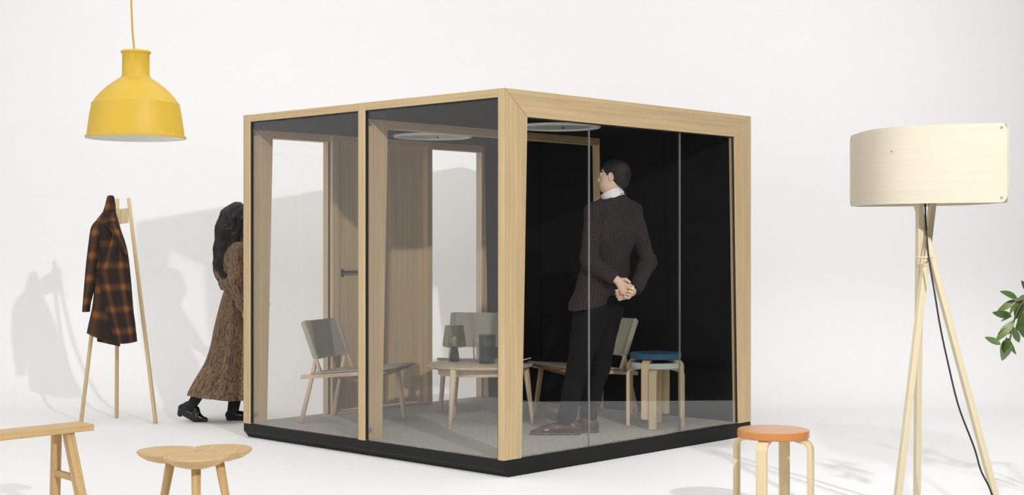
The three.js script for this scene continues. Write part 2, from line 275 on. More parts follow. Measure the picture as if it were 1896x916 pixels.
// ---------------------------------------------------------------- coffee table and what stands on it
const TC = V(-.228, FL, -9.75), TTOP = FL + .41;
{
  const t = thing('coffee_table', 'round pale oak coffee table on three tapered legs', 'table', [TC.x, FL, TC.z]);
  part(t, 'tabletop', grainUV(lathe([[0, .385], [.335, .385], [.362, .395], [.37, .403], [.369, .408], [.365, .41], [0, .41]], 80, .5), 'x'), oakPale);
  part(t, 'apron', grainUV(lathe([[.262, .342], [.28, .342], [.28, .386], [.262, .386], [.262, .342]], 64, .5), 'x'), oakPale);
  for (const [x, z] of [[-.184, .35], [.37, .035], [-.185, -.335]]) part(t, 'leg', rod(V(x, 0, z), V(x * .87, .398, z * .87), .0105, .024), oakPale);
}
const greenGlass = phys({ color: lin(.50, .54, .38), transmission: 1, thickness: 0, roughness: .03, ior: 1.5 });
{
  const t = thing('table_lamp', 'smoky green glass table lamp with a wide shade and conical foot', 'lamp', [-.405, TTOP, -9.955]);
  part(t, 'shade', lathe([[.003, .254], [.06, .254], [.0635, .25], [.066, .235], [.081, .135], [.084, .12], [.08, .107], [.055, .099], [.034, .098]], 64, 1.2), greenGlass);
  part(t, 'foot', lathe([[.034, .1], [.026, .097], [.0265, .085], [.039, .003], [.036, .0], [.002, .0]], 48, 1.0), phys({ color: lin(.22, .29, .2), transmission: 1, thickness: 0, roughness: .05, ior: 1.5 }));
  const b = part(t, 'bulb', lathe([[0, .105], [.016, .105], [.016, .12], [.024, .135], [.027, .152], [.02, .172], [0, .18]], 24, 1.2), std({ color: lin(.75, .77, .68), roughness: .3 }), 'pale glass bulb');
  part(b, 'socket', lathe([[0, .06], [.014, .06], [.014, .105], [0, .105]], 16), rubber);
}
{
  const t = thing('glass_jug', 'dark green ribbed glass jug with a clear handle on the coffee table', 'jug', [-.172, TTOP, -9.77]);
  const g = new THREE.LatheGeometry([[.002, .0], [.048, .0], [.054, .006], [.056, .02], [.056, .125], [.054, .13], [.056, .135], [.057, .19], [.055, .2]].map((k) => new THREE.Vector2(...k)), 96);
  const p = g.attributes.position; for (let i = 0; i < p.count; i++) { const a = Math.atan2(p.getZ(i), p.getX(i)), r = Math.hypot(p.getX(i), p.getZ(i)), k = r > .04 ? 1 + .028 * Math.cos(a * 16) : 1; p.setX(i, p.getX(i) * k); p.setZ(i, p.getZ(i) * k); }
  g.computeVertexNormals();
  part(t, 'body', g, phys({ color: lin(.40, .50, .37), transmission: 1, thickness: 0, roughness: .04, ior: 1.5 }));
  part(t, 'liner', lathe([[.002, .004], [.044, .004], [.05, .01], [.05, .195], [.049, .196]], 48, 1), phys({ color: lin(.68, .75, .66), transmission: 1, thickness: 0, roughness: .03, ior: 1.5 }));
  part(t, 'handle', tube([V(-.054, .165, .012), V(-.078, .162, .016), V(-.088, .14, .018), V(-.088, .06, .018), V(-.082, .03, .017), V(-.056, .022, .012)], .006, 40, 10), phys({ color: 0xffffff, transmission: 1, thickness: .01, roughness: .02, ior: 1.45 }), 'clear glass handle');
}
{
  const t = thing('open_magazine', 'open white paged magazine lying on the coffee table by the jug', 'magazine', [.015, TTOP, -9.84], .5);
  const paper = std({ color: lin(.8, .79, .75), roughness: .8 });
  for (const s of [-1, 1]) part(t, 'page', bentSheet((u, v) => V(s * lerp(0, .095, u), .006 + .024 * Math.sin(Math.PI * Math.pow(u, .7)) * .5 + (s > 0 ? .03 * u * u * v : 0), lerp(-.07, .07, v)), 12, 6, .004), paper);
  part(t, 'cover', span(-.098, .098, 0, .003, -.072, .072, .001), std({ color: lin(.05, .05, .05), roughness: .6 }));
}

// ---------------------------------------------------------------- bentwood stools
function makeStool(label, seatMat, edgeMat, group) {
  const t = thing('bentwood_stool', label, 'stool', [0, 0, 0], 0, group);
  const seat = part(t, 'seat', lathe([[0, .398], [.168, .398], [.1725, .402], [.1725, .4335], [.170, .436], [0, .436]], 72, .6), seatMat);
  part(seat, 'seat_edge', lathe([[.1722, .4025], [.1735, .4032], [.1735, .4325], [.1722, .4332]], 72, .6), edgeMat);
  for (let k = 0; k < 4; k++) {       // L-shaped bent leg: flat under the seat, then a curve down
    const pts = [], R = .042, X = .196, T = .022, w = .052, mid = [];
    mid.push([.09, .384]); mid.push([X - T / 2 - R, .384]);
    for (let i = 1; i <= 8; i++) { const a = i / 8 * Math.PI / 2; mid.push([X - T / 2 - R + Math.sin(a) * R, .384 - R + Math.cos(a) * R]); }
    mid.push([X - T / 2, 0]);
    const out = [], inn = [];
    mid.forEach((m, i) => { const a = mid[Math.max(0, i - 1)], b = mid[Math.min(mid.length - 1, i + 1)], l = Math.hypot(b[0] - a[0], b[1] - a[1]), nx = -(b[1] - a[1]) / l, ny = (b[0] - a[0]) / l, th = i === 0 ? T * .35 : T; out.push([m[0] + nx * T / 2, m[1] + ny * T / 2]); inn.push([m[0] - nx * (th - T / 2), m[1] - ny * (th - T / 2)]); });
    const g = grainUV(toCreasedNormals(prism([...out, ...inn.reverse()], -w / 2, w / 2, .002), .5), 'y', k * .3); g.translate(0, .003, 0); g.rotateY(-k * Math.PI / 2);
    part(t, 'leg', g, birch);
  }
  return t;
}
const orangeMat = std({ color: lin(.54, .22, .06), roughness: .24 });
const blueMat = std({ color: lin(.03, .12, .19), roughness: .45 }), paleMat = std({ color: lin(.60, .66, .60), roughness: .4 });
{ const s = makeStool('orange topped bentwood stool standing outside the booth', orangeMat, orangeMat); s.position.set(1.272, 0, -6.9); s.rotation.y = -.48; }
{ const s = makeStool('bentwood stool with pale grey green seat, beneath the blue one', paleMat, paleMat, 'stacked stools'); s.position.set(.972, FL, -9.6); s.rotation.y = -.2; }
{ const s = makeStool('blue topped bentwood stool stacked on another stool', blueMat, blueMat, 'stacked stools'); s.position.set(.974, FL + .062, -9.612); s.rotation.y = -.48; }

// ---------------------------------------------------------------- three-petal stool
{
  const t = thing('petal_stool', 'small ash stool with three round petal seats on dowel legs', 'stool', [-1.372, 0, -6.14]);
  const R = .137, d = .128;
  [76, -44, 196].forEach((deg, k) => {
    const a = deg * Math.PI / 180, x = Math.cos(a) * d, z = Math.sin(a) * d;
    const g = lathe([[0, .385], [.05, .388], [.098, .402], [.126, .42], [R, .432], [R, .436], [R - .003, .44], [0, .436]], 64, .5);
    const p = g.attributes.position;                                   // petals meet along flat faces at the centre
    for (let i = 0; i < p.count; i++) { const vx = p.getX(i) + x, vz = p.getZ(i) + z; for (const s of [-1, 1]) { const b = a + s * Math.PI / 3, nx = -Math.sin(b) * s, nz = Math.cos(b) * s, q = vx * nx + vz * nz; const cur = [p.getX(i) + x, p.getZ(i) + z]; const qq = cur[0] * nx + cur[1] * nz; if (qq > -.002) { p.setX(i, p.getX(i) - nx * (qq + .002)); p.setZ(i, p.getZ(i) - nz * (qq + .002)); } } }
    g.translate(x, 0, z); const petal = toCreasedNormals(g, .5); part(t, 'petal', grainUV(petal, k === 1 ? 'z' : 'x', k * .4), oakWarm);
    const lx = Math.cos(a), lz = Math.sin(a); part(t, 'leg', rod(V(lx * .2, 0, lz * .2), V(lx * .115, .41, lz * .115), .014, .021), oakWarm);
  });
}

// ---------------------------------------------------------------- bench
{
  const t = thing('wooden_bench', 'long plain oak bench with slanted square legs', 'bench', [-2.088 - .056, 0, -7.075 - .05], 0); place(t, -2.144, 0, -7.125, -.66, .75);
  part(t, 'seat_plank', grainUV(box(1.3, .033, .16, .65, .4235, 0, .003), 'x', .5), oakWarm);
  for (const x of [.12, 1.18]) {
    part(t, 'leg', bar(V(x, 0, .088), V(x, .41, .07), .045, .03), oakWarm);
    part(t, 'leg', bar(V(x, 0, -.19), V(x, .41, -.036), .045, .04), oakWarm);
    part(t, 'stretcher', bar(V(x, .195, .085), V(x, .185, -.14), .03, .03, V(0, 1, 0)), oakWarm);
  }
}

// ---------------------------------------------------------------- pendant lamp
{
  const at = W(251.5, 254.5, 6.2), t = thing('pendant_lamp', 'yellow rubber bell shaped pendant lamp hanging on a yellow cord', 'lamp', [at.x, at.y, at.z]);
  const yellow = std({ color: lin(.64, .415, .036), roughness: .55 });
  const outer = [[.2085, -.004], [.2125, -.0045], [.2155, -.001], [.2155, .004], [.2115, .0075], [.2075, .009], [.2035, .045], [.196, .1], [.1875, .14], [.1885, .1445], [.1865, .149], [.183, .15], [.172, .168], [.152, .192], [.126, .217], [.098, .239], [.072, .256], [.0645, .261], [.0635, .2645], [.0605, .2675], [.059, .275], [.0585, .3], [.0585, .365], [.061, .367], [.0645, .369], [.0648, .375], [.062, .379], [.05, .381], [0, .381]];
  part(t, 'shade', toCreasedNormals(new THREE.LatheGeometry(outer.map((k) => new THREE.Vector2(Math.max(k[0], 1e-5), k[1])), 96), .9), yellow);
  part(t, 'lining', lathe([[.2085, -.004], [.2, .045], [.192, .1], [.183, .142], [.165, .17], [.12, .213], [.07, .25], [0, .255]], 72, 1), std({ color: lin(.85, .84, .8), roughness: .6 }), 'white inner lining');
  part(t, 'bulb', lathe([[0, .05], [.03, .06], [.045, .085], [.045, .11], [.03, .15], [.02, .17], [.02, .25], [0, .25]], 24, 1), std({ color: lin(.85, .84, .8), roughness: .3 }));
  const c = [W(247.5, 96, 6.2), W(245.5, 60, 6.2), W(244, 30, 6.2), W(243, 0, 6.2), W(242, -40, 6.2)].map((p) => p.sub(at)); c.push(V(c[4].x, CEIL - at.y - .6, 0), V(c[4].x, CEIL - at.y, 0));
  c[0].x = -.006; part(t, 'cord', tube(c, .0042, 90, 8), std({ color: lin(.55, .34, .04), roughness: .7 }), 'yellow textile cord');
  part(t, 'ceiling_rose', lathe([[0, -.03], [.04, -.03], [.05, -.02], [.05, 0], [0, 0]], 32).translate(c[4].x, CEIL - at.y, 0), yellow);
}

// ---------------------------------------------------------------- floor lamp
{
  const A = V(1.661, 0, -6.95), B = V(2.171, 0, -6.2), mid = A.clone().add(B).multiplyScalar(.5);
  const t = thing('floor_lamp', 'floor lamp with wide bent birch plywood shade on crossed wooden tripod', 'lamp', [1.93, 0, -6.53]);
  const O = V(1.93, 0, -6.53), c = B.clone().sub(A), L = c.length(), n = V(-c.z, 0, c.x).normalize(); if (n.z < 0) n.negate();     // n points at the viewer's side
  const yb = 1.519, yt = 1.868, arc = (u, side) => { const w = 2 * u - 1, f = Math.pow(Math.max(0, Math.cos(w * Math.PI / 2)), 1.12); return A.clone().addScaledVector(c, u).addScaledVector(n, side * (.0026 + .2214 * f)).sub(O); };
  for (const side of [1, -1]) {
    const sheet = bentSheet((u, v) => { const p = arc(u, side), x = Math.min(u, 1 - u) * 1.02, r = .028, k = x < r ? r - Math.sqrt(Math.max(0, r * r - (r - x) * (r - x))) : 0; p.y = lerp(yb + k, yt - k, v); return p; }, 90, 6, side > 0 ? .005 : -.005);
    const sh = part(t, 'shade_panel', scaleUV(sheet, 1.02 * .42 / .42, .35), side > 0 ? birchSheet : birchSheet);
    const uv = sh.geometry.attributes.uv; for (let i = 0; i < uv.count; i++) uv.setXY(i, uv.getY(i) * 1, uv.getX(i) * 1);
    for (const [u, v] of [[.025, .06], [.025, .94], [.975, .06], [.975, .94], [.5, .69]]) {
      const p = arc(u, side), q = arc(u + .002, side).sub(arc(u - .002, side)).normalize(), nn = V(q.z, 0, -q.x); if (nn.dot(n) * side < 0) nn.negate(); p.y = lerp(yb, yt, v);
      const g = lathe([[0, .003], [.004, .003], [.006, .001], [.006, 0], [0, 0]], 14); g.applyQuaternion(new THREE.Quaternion().setFromUnitVectors(V(0, 1, 0), nn)); g.translate(p.x + nn.x * .0026, p.y, p.z + nn.z * .0026); part(sh, 'screw', g, steel);
    }
  }
  // crossed legs
  const legs = [[W(1703, 372, 6.5), V(1.985, 0, -6.95)], [W(1727, 372, 6.66), V(1.66, 0, -6.2)], [W(1697, 372, 6.6), V(2.25, 0, -6.45)]];
  for (const [a, b] of legs) { const top = a.clone().sub(b).multiplyScalar(1.06).add(b); part(t, 'leg', bar(b.clone().sub(O), top.sub(O), .028, .028, V(.3, 0, 1)), birchLeg); }
  const hub = W(1713, 362, 6.58).sub(O);
  part(t, 'socket_bracket', merge([rod(V(hub.x, hub.y - .05, hub.z), V(hub.x, hub.y + .05, hub.z), .022), rod(arc(.5, 1).setY(hub.y + .02), arc(.5, -1).setY(hub.y + .02), .007)]), steel);
  part(t, 'bulb', lathe([[0, -.01], [.02, 0], [.02, .04], [.05, .1], [.05, .13], [.03, .165], [0, .175]], 24, 1.2).translate(hub.x, hub.y + .05, hub.z), std({ color: lin(.85, .84, .8), roughness: .3 }));
  const tie = W(1711, 476, 6.53).sub(O); part(t, 'leg_tie', new THREE.TorusGeometry(.036, .004, 8, 24).rotateX(Math.PI / 2).translate(tie.x, tie.y, tie.z), birchLeg);
  const cord = [W(1713, 370, 6.54), W(1714, 410, 6.53), W(1717, 450, 6.51), W(1720, 480, 6.49), W(1731, 545, 6.46), W(1741, 605, 6.45), W(1756, 675, 6.44), W(1775, 752, 6.42), W(1805, 832, 6.41), W(1816, 870, 6.41), W(1833, 905, 6.42)].map((p) => p.sub(O));
  const f = V(2.25, 0, -6.45).sub(O); cord.push(V(f.x - .05, .1, f.z + .05), V(f.x - .03, .006, f.z + .08), V(f.x + .2, .006, f.z + .25), V(f.x + .9, .006, f.z + .2));
  part(t, 'power_cord', tube(cord, .0042, 140, 8), rubber, 'black power cord');
}

// ---------------------------------------------------------------- potted shrub reaching in from the right
{
  const D = 6.55, base = V(2.92, 0, -D), t = thing('potted_shrub', 'glossy green leafy shrub with drooping twigs right of the floor lamp', 'plant', [base.x, 0, base.z]);
  part(t, 'pot', lathe([[0, 0], [.15, 0], [.16, .01], [.2, .34], [.2, .36], [.18, .36], [.17, .3], [0, .3]], 48, .5), std({ color: lin(.55, .54, .52), roughness: .8 }));
  part(t, 'soil', lathe([[0, .32], [.174, .315], [.174, .29], [0, .29]], 32), std({ color: lin(.03, .02, .015), roughness: 1 }));
  const bark = std({ color: lin(.12, .12, .05), roughness: .8 }), L = (px, py, dd = 0) => W(px, py, D + dd).sub(base);
  const stems = [[V(0, .3, 0), V(-.04, .7, .02), V(-.12, 1.05, .02), L(1925, 535), L(1900, 552), L(1884, 575), L(1876, 600), L(1868, 640)], [V(0, .3, 0), V(.06, .8, -.03), V(.02, 1.3, -.05), V(.1, 1.6, -.06)], [V(0, .3, 0), V(-.02, .8, -.1), V(-.1, 1.15, -.15), V(-.16, 1.32, -.2)], [V(.0, .6, .01), V(.14, .95, .06), V(.25, 1.2, .1)], [L(1900, 552), L(1886, 556), L(1872, 560)]];
  for (const s of stems) part(t, 'stem', tube(s, s.length > 6 ? .0045 : .006, 40, 7), bark);
  const leafMats = [[.066, .115, .02], [.10, .155, .026], [.05, .09, .018]].map((c) => std({ color: lin(...c), roughness: .38, side: THREE.DoubleSide }));
  const leafGeo = (len, wid, bend) => bentSheet((u, v) => { const w = wid * Math.pow(Math.max(0, Math.sin(Math.PI * Math.pow(u, .85) * .98 + .015)), .85), s = 2 * v - 1; return V(u * len, -bend * u * u * len + .22 * Math.abs(s) * w * .5, s * w * .5); }, 14, 6, .0008);
  const protos = [leafGeo(.085, .034, .15), leafGeo(.095, .030, .35), leafGeo(.075, .032, .05)];
  const leaf = (from, to, k, roll, wide = 1) => { const m = part(t, 'leaf', protos[k % 3], leafMats[(k * 7 + 3) % 3]), x = to.clone().sub(from), len = x.length(); x.normalize(); let y = V(0, 0, 1).applyAxisAngle(x, roll); y.addScaledVector(x, -y.dot(x)).normalize(); const z = x.clone().cross(y); m.matrix.makeBasis(x, y, z); m.matrix.setPosition(from); m.matrix.decompose(m.position, m.quaternion, m.scale); const q = len / [.085, .095, .075][k % 3]; m.scale.set(q, q, q * wide); };
  // the leaves in view: base pixel, tip pixel
  [[1884, 553, 1855, 537, .6], [1882, 555, 1849, 574, .3], [1872, 583, 1838, 579, -.4], [1874, 585, 1851, 592, 1.2], [1878, 594, 1847, 626, .4], [1878, 606, 1849, 618, -.5], [1853, 638, 1824, 622, .3], [1878, 606, 1886, 641, .5], [1868, 626, 1856, 666, .2], [1863, 624, 1866, 665, -.6], [1870, 630, 1876, 660, .9], [1892, 580, 1895, 625, .4], [1898, 560, 1886, 592, -.9], [1884, 560, 1866, 578, 1.0], [1896, 545, 1880, 590, .2], [1902, 572, 1884, 618, -.3], [1900, 550, 1908, 600, .6], [1905, 540, 1892, 520, .2], [1910, 535, 1930, 560, -.3], [1878, 590, 1862, 614, -1.1]].forEach(([a, b, c, d, roll], k) => leaf(L(a, b, (k % 3 - 1) * .02), L(c, d, (k % 4 - 1.5) * .025), k, roll));
  const curves = stems.slice(1, 4).map((s) => new THREE.CatmullRomCurve3(s));
  for (let k = 0; k < 22; k++) { const cv = curves[k % 3], u = rnd(.45, 1), p = cv.getPoint(u), a = rnd(0, 6.28), q = p.clone().add(V(Math.cos(a) * .085, rnd(-.05, .04), Math.sin(a) * .085)); leaf(p, q, k, rnd(-.6, .6) + 1.2); }
}

// ---------------------------------------------------------------- coat stand
{
  const t = thing('coat_stand', 'three legged pale ash coat stand with a square top board', 'coat stand', [-2.97, 0, -10.7]), O = V(-2.97, 0, -10.7);
  const feet = [[W(150, 782, 10.62), W(199, 372, 10.58)], [W(216, 773, 10.9), W(217.5, 367, 10.8)], [W(288.5, 784, 10.56), W(238, 366, 10.63)]];
  for (const [a, b] of feet) { a.y = 0; part(t, 'leg', rod(a.sub(O), b.sub(O), .0155, .0135), ashWood()); }
  const tops = feet.map(([a, b]) => b), brd = (p, q) => { const m = bentSheet((u, v) => p.clone().lerp(q, u).add(V(0, lerp(-.188, -.075, v), 0)), 1, 1, .014); return grainUV(m, 'y'); };
  part(t, 'top_board', brd(tops[0], tops[2]), ashWood()); part(t, 'top_board', brd(tops[0], tops[1]), ashWood());
  part(t, 'peg', rod(tops[1].clone().add(V(0, -.2, 0)), tops[1].clone().add(V(.02, -.19, .07)), .007), rubber);
}
function ashWood() { return ashWood.m || (ashWood.m = std({ color: lin(.70, .53, .29), map: oakMap, roughness: .55 })); }

// ---------------------------------------------------------------- plaid coat on the stand
const softBand = (x, c, w, s) => { const d = Math.abs(((x - c) % 1 + 1.5) % 1 - .5); return clamp((w / 2 + s - d) / (2 * s), 0, 1); };
const plaidMap = texture(512, 512, (u, v, i, j) => {
  const f = rnd(-.06, .06) + .05 * noise(u * 60, v * 60), a = softBand(u, .5, .26, .11) * (1 - .55 * softBand(u, .5, .02, .03)), b = softBand(v, .5, .24, .1) * (1 - .45 * softBand(v, .5, .02, .03)), k = clamp(.46 * a + .46 * b + .2 * a * b + f, 0, 1);
  return [lerp(.13, .53, k), lerp(.085, .325, k), lerp(.075, .125, k)];
}, { w: .15, h: .17 });
const plaid = std({ map: plaidMap, roughness: .95, side: THREE.DoubleSide });
// closed or open loft through elliptical rows: {c:Vector3, rx, rz, ax (unit axis of rx)}
function loft(rows, seg, shape, capTop = false, capBottom = false) {
  const P = [], UVs = [], idx = []; let v = 0;
  rows.forEach((r, j) => { if (j) v += r.c.distanceTo(rows[j - 1].c); for (let i = 0; i <= seg; i++) { const a = i / seg * Math.PI * 2, k = shape ? shape(a, j / (rows.length - 1)) : 1, x = Math.cos(a) * r.rx * k, z = Math.sin(a) * r.rz * k, p = r.c.clone().addScaledVector(r.ax || V(1, 0, 0), x).addScaledVector(r.az || V(0, 0, 1), z); P.push(p.x, p.y, p.z); UVs.push(i / seg * 2.6 * (rows[Math.floor(rows.length / 2)].rx + rows[Math.floor(rows.length / 2)].rz) * 1.15, -v); } });
  const w = seg + 1; for (let j = 0; j < rows.length - 1; j++) for (let i = 0; i < seg; i++) { const a = j * w + i; idx.push(a, a + 1, a + w, a + 1, a + w + 1, a + w); }
  const cap = (j, flip) => { const c = P.length / 3, r = rows[j]; P.push(r.c.x, r.c.y, r.c.z); UVs.push(0, 0); for (let i = 0; i < seg; i++) { const a = j * w + i; flip ? idx.push(c, a, a + 1) : idx.push(c, a + 1, a); } };
  if (capTop) cap(0, true); if (capBottom) cap(rows.length - 1, false);
  const g = new THREE.BufferGeometry(); g.setIndex(idx); g.setAttribute('position', new THREE.Float32BufferAttribute(P, 3)); g.setAttribute('uv', new THREE.Float32BufferAttribute(UVs, 2)); g.computeVertexNormals(); return g;
}
function smoothRows(rows, n) {   // resample rows [y, left, right, depth, halfDepth] (pixels) into ellipses
  const out = []; for (let k = 0; k < n; k++) { const t = k / (n - 1) * (rows.length - 1), i = Math.min(rows.length - 2, Math.floor(t)), f = t - i, g = (q) => { const p0 = rows[Math.max(0, i - 1)][q], p1 = rows[i][q], p2 = rows[i + 1][q], p3 = rows[Math.min(rows.length - 1, i + 2)][q]; return .5 * (2 * p1 + (p2 - p0) * f + (2 * p0 - 5 * p1 + 4 * p2 - p3) * f * f + (3 * p1 - p0 - 3 * p2 + p3) * f * f * f); }; out.push([0, 1, 2, 3, 4].map(g)); }
  return out;
}
const rowsToEllipses = (rows, O) => rows.map(([y, l, r, d, hd]) => { const c = W((l + r) / 2, y, d).sub(O); return { c, rx: (r - l) / 2 / FPX * d, rz: hd }; });
{
  const O = V(-3.02, 0, -10.45), t = thing('plaid_coat', 'brown and black plaid wool coat hanging on the coat stand', 'coat', [O.x, 0, O.z]);
  const D = 10.47;
  const body = rowsToEllipses(smoothRows([[388, 193, 213, D, .03], [396, 188, 215, D, .06], [405, 181, 218, D, .075], [415, 174, 220.5, D, .08], [428, 170.5, 224, D, .085], [452, 172, 232, D, .085], [480, 173, 237, D, .09], [520, 174, 241, D, .09], [560, 171, 244, D, .09], [600, 163, 248, D, .085], [617, 160, 251, D, .08]], 40), O);
  const fold = (a, v) => 1 + .035 * Math.sin(a * 3 + v * 2.2) * v + .03 * Math.sin(a * 7 + 1 + v * 3) * v;
  const bodyGeo = loft(body, 72, fold, true, false);
  { const p = bodyGeo.attributes.position; for (let i = 0; i < p.count; i++) { const y = p.getY(i), x = p.getX(i), low = clamp((.95 - y) / .25, 0, 1); p.setY(i, y - low * .07 * clamp(1 - Math.abs(x - .09) / .2, 0, 1)); } bodyGeo.computeVertexNormals(); }
  part(t, 'coat_body', bodyGeo, plaid);
  // front panel lying over the body, its free edge running diagonally
  const F = (u, v) => { const y = lerp(430, 636, v), l = v < .35 ? lerp(208, 179, v / .35) : lerp(179, 214, Math.pow((v - .35) / .65, 1.1)), r = [223, 232, 238, 242, 245, 250, 253.5], q = v * 6, i = Math.min(5, Math.floor(q)), rr = lerp(r[i], r[i + 1], q - i); const p = W(lerp(l, rr, u), y + 3 * Math.sin(u * 2.5) * v - u * 6 * v, D - .085 - .028 * Math.sin(Math.PI * u) + .03 * u * u + .006 * Math.sin(u * 9 + v * 5)).sub(O); return p; };
  part(t, 'front_panel', scaleUV(bentSheet(F, 24, 40, .008), .3, .86), plaid);
  const rear = bentSheet((u, v) => { const p = W(lerp(180, 222, u), lerp(612, 632, v) + u * 9, D + .03 + .03 * Math.sin(u * 4)).sub(O); return p; }, 14, 6, .006); part(t, 'back_hem', scaleUV(rear, .2, .1), plaid);
  const sleeve = rowsToEllipses(smoothRows([[410, 176, 194, D - .03, .05], [422, 169, 191, D - .04, .065], [450, 165, 188, D - .05, .065], [490, 160, 182, D - .05, .06], [530, 156, 176, D - .05, .055], [560, 154, 168, D - .05, .05], [577, 153, 165.5, D - .05, .048]], 24), O);
  const sl = part(t, 'sleeve', loft(sleeve, 36, (a, v) => 1 + .03 * Math.sin(a * 4 + v * 9), true, false), plaid);
  part(sl, 'cuff_lining', loft(sleeve.slice(-4).map((r) => ({ c: r.c, rx: r.rx * .88, rz: r.rz * .88 })), 24, null, true, false), std({ color: lin(.02, .014, .012), roughness: .6, side: THREE.DoubleSide }));
  const collar = rowsToEllipses(smoothRows([[361.5, 202, 208, D - .02, .018], [364, 199, 211, D - .02, .035], [374, 196.5, 212.5, D - .02, .05], [384, 193.5, 213.5, D - .01, .055], [394, 190, 214, D, .05]], 20), O);
  part(t, 'collar', loft(collar, 36, (a, v) => 1 + .03 * Math.sin(a * 3 + 4 * v), true, true), plaid);
  part(t, 'lapel', scaleUV(bentSheet((u, v) => { const y = lerp(409, 470, v), l = v < .12 ? lerp(199, 197, v / .12) : lerp(197, 231, Math.pow((v - .12) / .88, .9)), r = lerp(216, 237, v); return W(lerp(l, Math.max(r, l + 1), u), y, D - .125 + .02 * u - .004 * Math.sin(u * 3)).sub(O); }, 10, 16, .007), .12, .25), plaid);
  const btn = lathe([[0, .005], [.008, .005], [.011, .002], [.011, 0], [0, 0]], 16).rotateX(Math.PI / 2); const bp = W(238, 537, D - .115).sub(O); part(t, 'button', btn.translate(bp.x, bp.y, bp.z), rubber);
}

// ---------------------------------------------------------------- people
// surface nets over a distance field f(x, y, z)
function nets(f, lo, hi, h) {
  const nx = Math.ceil((hi[0] - lo[0]) / h) + 1, ny = Math.ceil((hi[1] - lo[1]) / h) + 1, nz = Math.ceil((hi[2] - lo[2]) / h) + 1, N = nx * ny, val = new Float32Array(N * nz);
  for (let k = 0, n = 0; k < nz; k++) for (let j = 0; j < ny; j++) for (let i = 0; i < nx; i++, n++) val[n] = f(lo[0] + i * h, lo[1] + j * h, lo[2] + k * h);
  const id = new Int32Array(N * nz).fill(-1), P = [], idx = [], off = [0, 1, nx, nx + 1, N, N + 1, N + nx, N + nx + 1], E = [[0, 1], [2, 3], [4, 5], [6, 7], [0, 2], [1, 3], [4, 6], [5, 7], [0, 4], [1, 5], [2, 6], [3, 7]];
  for (let k = 0; k < nz - 1; k++) for (let j = 0; j < ny - 1; j++) for (let i = 0; i < nx - 1; i++) {
    const c = i + j * nx + k * N; let inside = 0; for (let q = 0; q < 8; q++) if (val[c + off[q]] < 0) inside++;
    if (!inside || inside === 8) continue;
    let x = 0, y = 0, z = 0, n = 0;
    for (const [a, b] of E) { const va = val[c + off[a]], vb = val[c + off[b]]; if ((va < 0) === (vb < 0)) continue; const t = va / (va - vb); x += lerp(a & 1, b & 1, t); y += lerp(a >> 1 & 1, b >> 1 & 1, t); z += lerp(a >> 2, b >> 2, t); n++; }
    id[c] = P.length / 3; P.push(lo[0] + (i + x / n) * h, lo[1] + (j + y / n) * h, lo[2] + (k + z / n) * h);
  }
  const quad = (a, b, c, d, flip) => { if (a < 0 || b < 0 || c < 0 || d < 0) return; flip ? idx.push(a, c, b, a, d, c) : idx.push(a, b, c, a, c, d); };
  for (let k = 1; k < nz - 1; k++) for (let j = 1; j < ny - 1; j++) for (let i = 1; i < nx - 1; i++) {
    const c = i + j * nx + k * N, s = val[c] < 0;
    if (s !== val[c + 1] < 0) quad(id[c - nx - N], id[c - N], id[c], id[c - nx], !s);
    if (s !== val[c + nx] < 0) quad(id[c - 1 - N], id[c - 1], id[c], id[c - N], !s);
    if (s !== val[c + N] < 0) quad(id[c - 1 - nx], id[c - nx], id[c], id[c - 1], !s);
  }
  const nor = new Float32Array(P.length), e = h * .5;
  for (let i = 0; i < P.length; i += 3) { const x = P[i], y = P[i + 1], z = P[i + 2]; let a = f(x + e, y, z) - f(x - e, y, z), b = f(x, y + e, z) - f(x, y - e, z), c = f(x, y, z + e) - f(x, y, z - e); const l = Math.hypot(a, b, c) || 1; nor[i] = a / l; nor[i + 1] = b / l; nor[i + 2] = c / l; }
  const g = new THREE.BufferGeometry(); g.setIndex(idx); g.setAttribute('position', new THREE.Float32BufferAttribute(P, 3)); g.setAttribute('normal', new THREE.BufferAttribute(nor, 3)); g.setAttribute('uv', new THREE.BufferAttribute(new Float32Array(P.length / 3 * 2), 2));
  return g;
}
const smin = (a, b, k) => { const h = Math.max(k - Math.abs(a - b), 0) / k; return Math.min(a, b) - h * h * k * .25; };
const smax = (a, b, k) => -smin(-a, -b, k);
const cap = (a, b, ra, rb = ra) => { const dx = b.x - a.x, dy = b.y - a.y, dz = b.z - a.z, L = dx * dx + dy * dy + dz * dz || 1e-9; return (x, y, z) => { const px = x - a.x, py = y - a.y, pz = z - a.z, t = Math.max(0, Math.min(1, (px * dx + py * dy + pz * dz) / L)); return Math.hypot(px - dx * t, py - dy * t, pz - dz * t) - ra - (rb - ra) * t; }; };
const ell = (c, rx, ry, rz) => (x, y, z) => { const px = x - c.x, py = y - c.y, pz = z - c.z, k0 = Math.hypot(px / rx, py / ry, pz / rz), k1 = Math.hypot(px / rx / rx, py / ry / ry, pz / rz / rz) || 1e-9; return k0 * (k0 - 1) / k1; };
const union = (list, k) => (x, y, z) => { let d = 1e9; for (let i = 0; i < list.length; i++) d = smin(d, list[i](x, y, z), k); return d; };
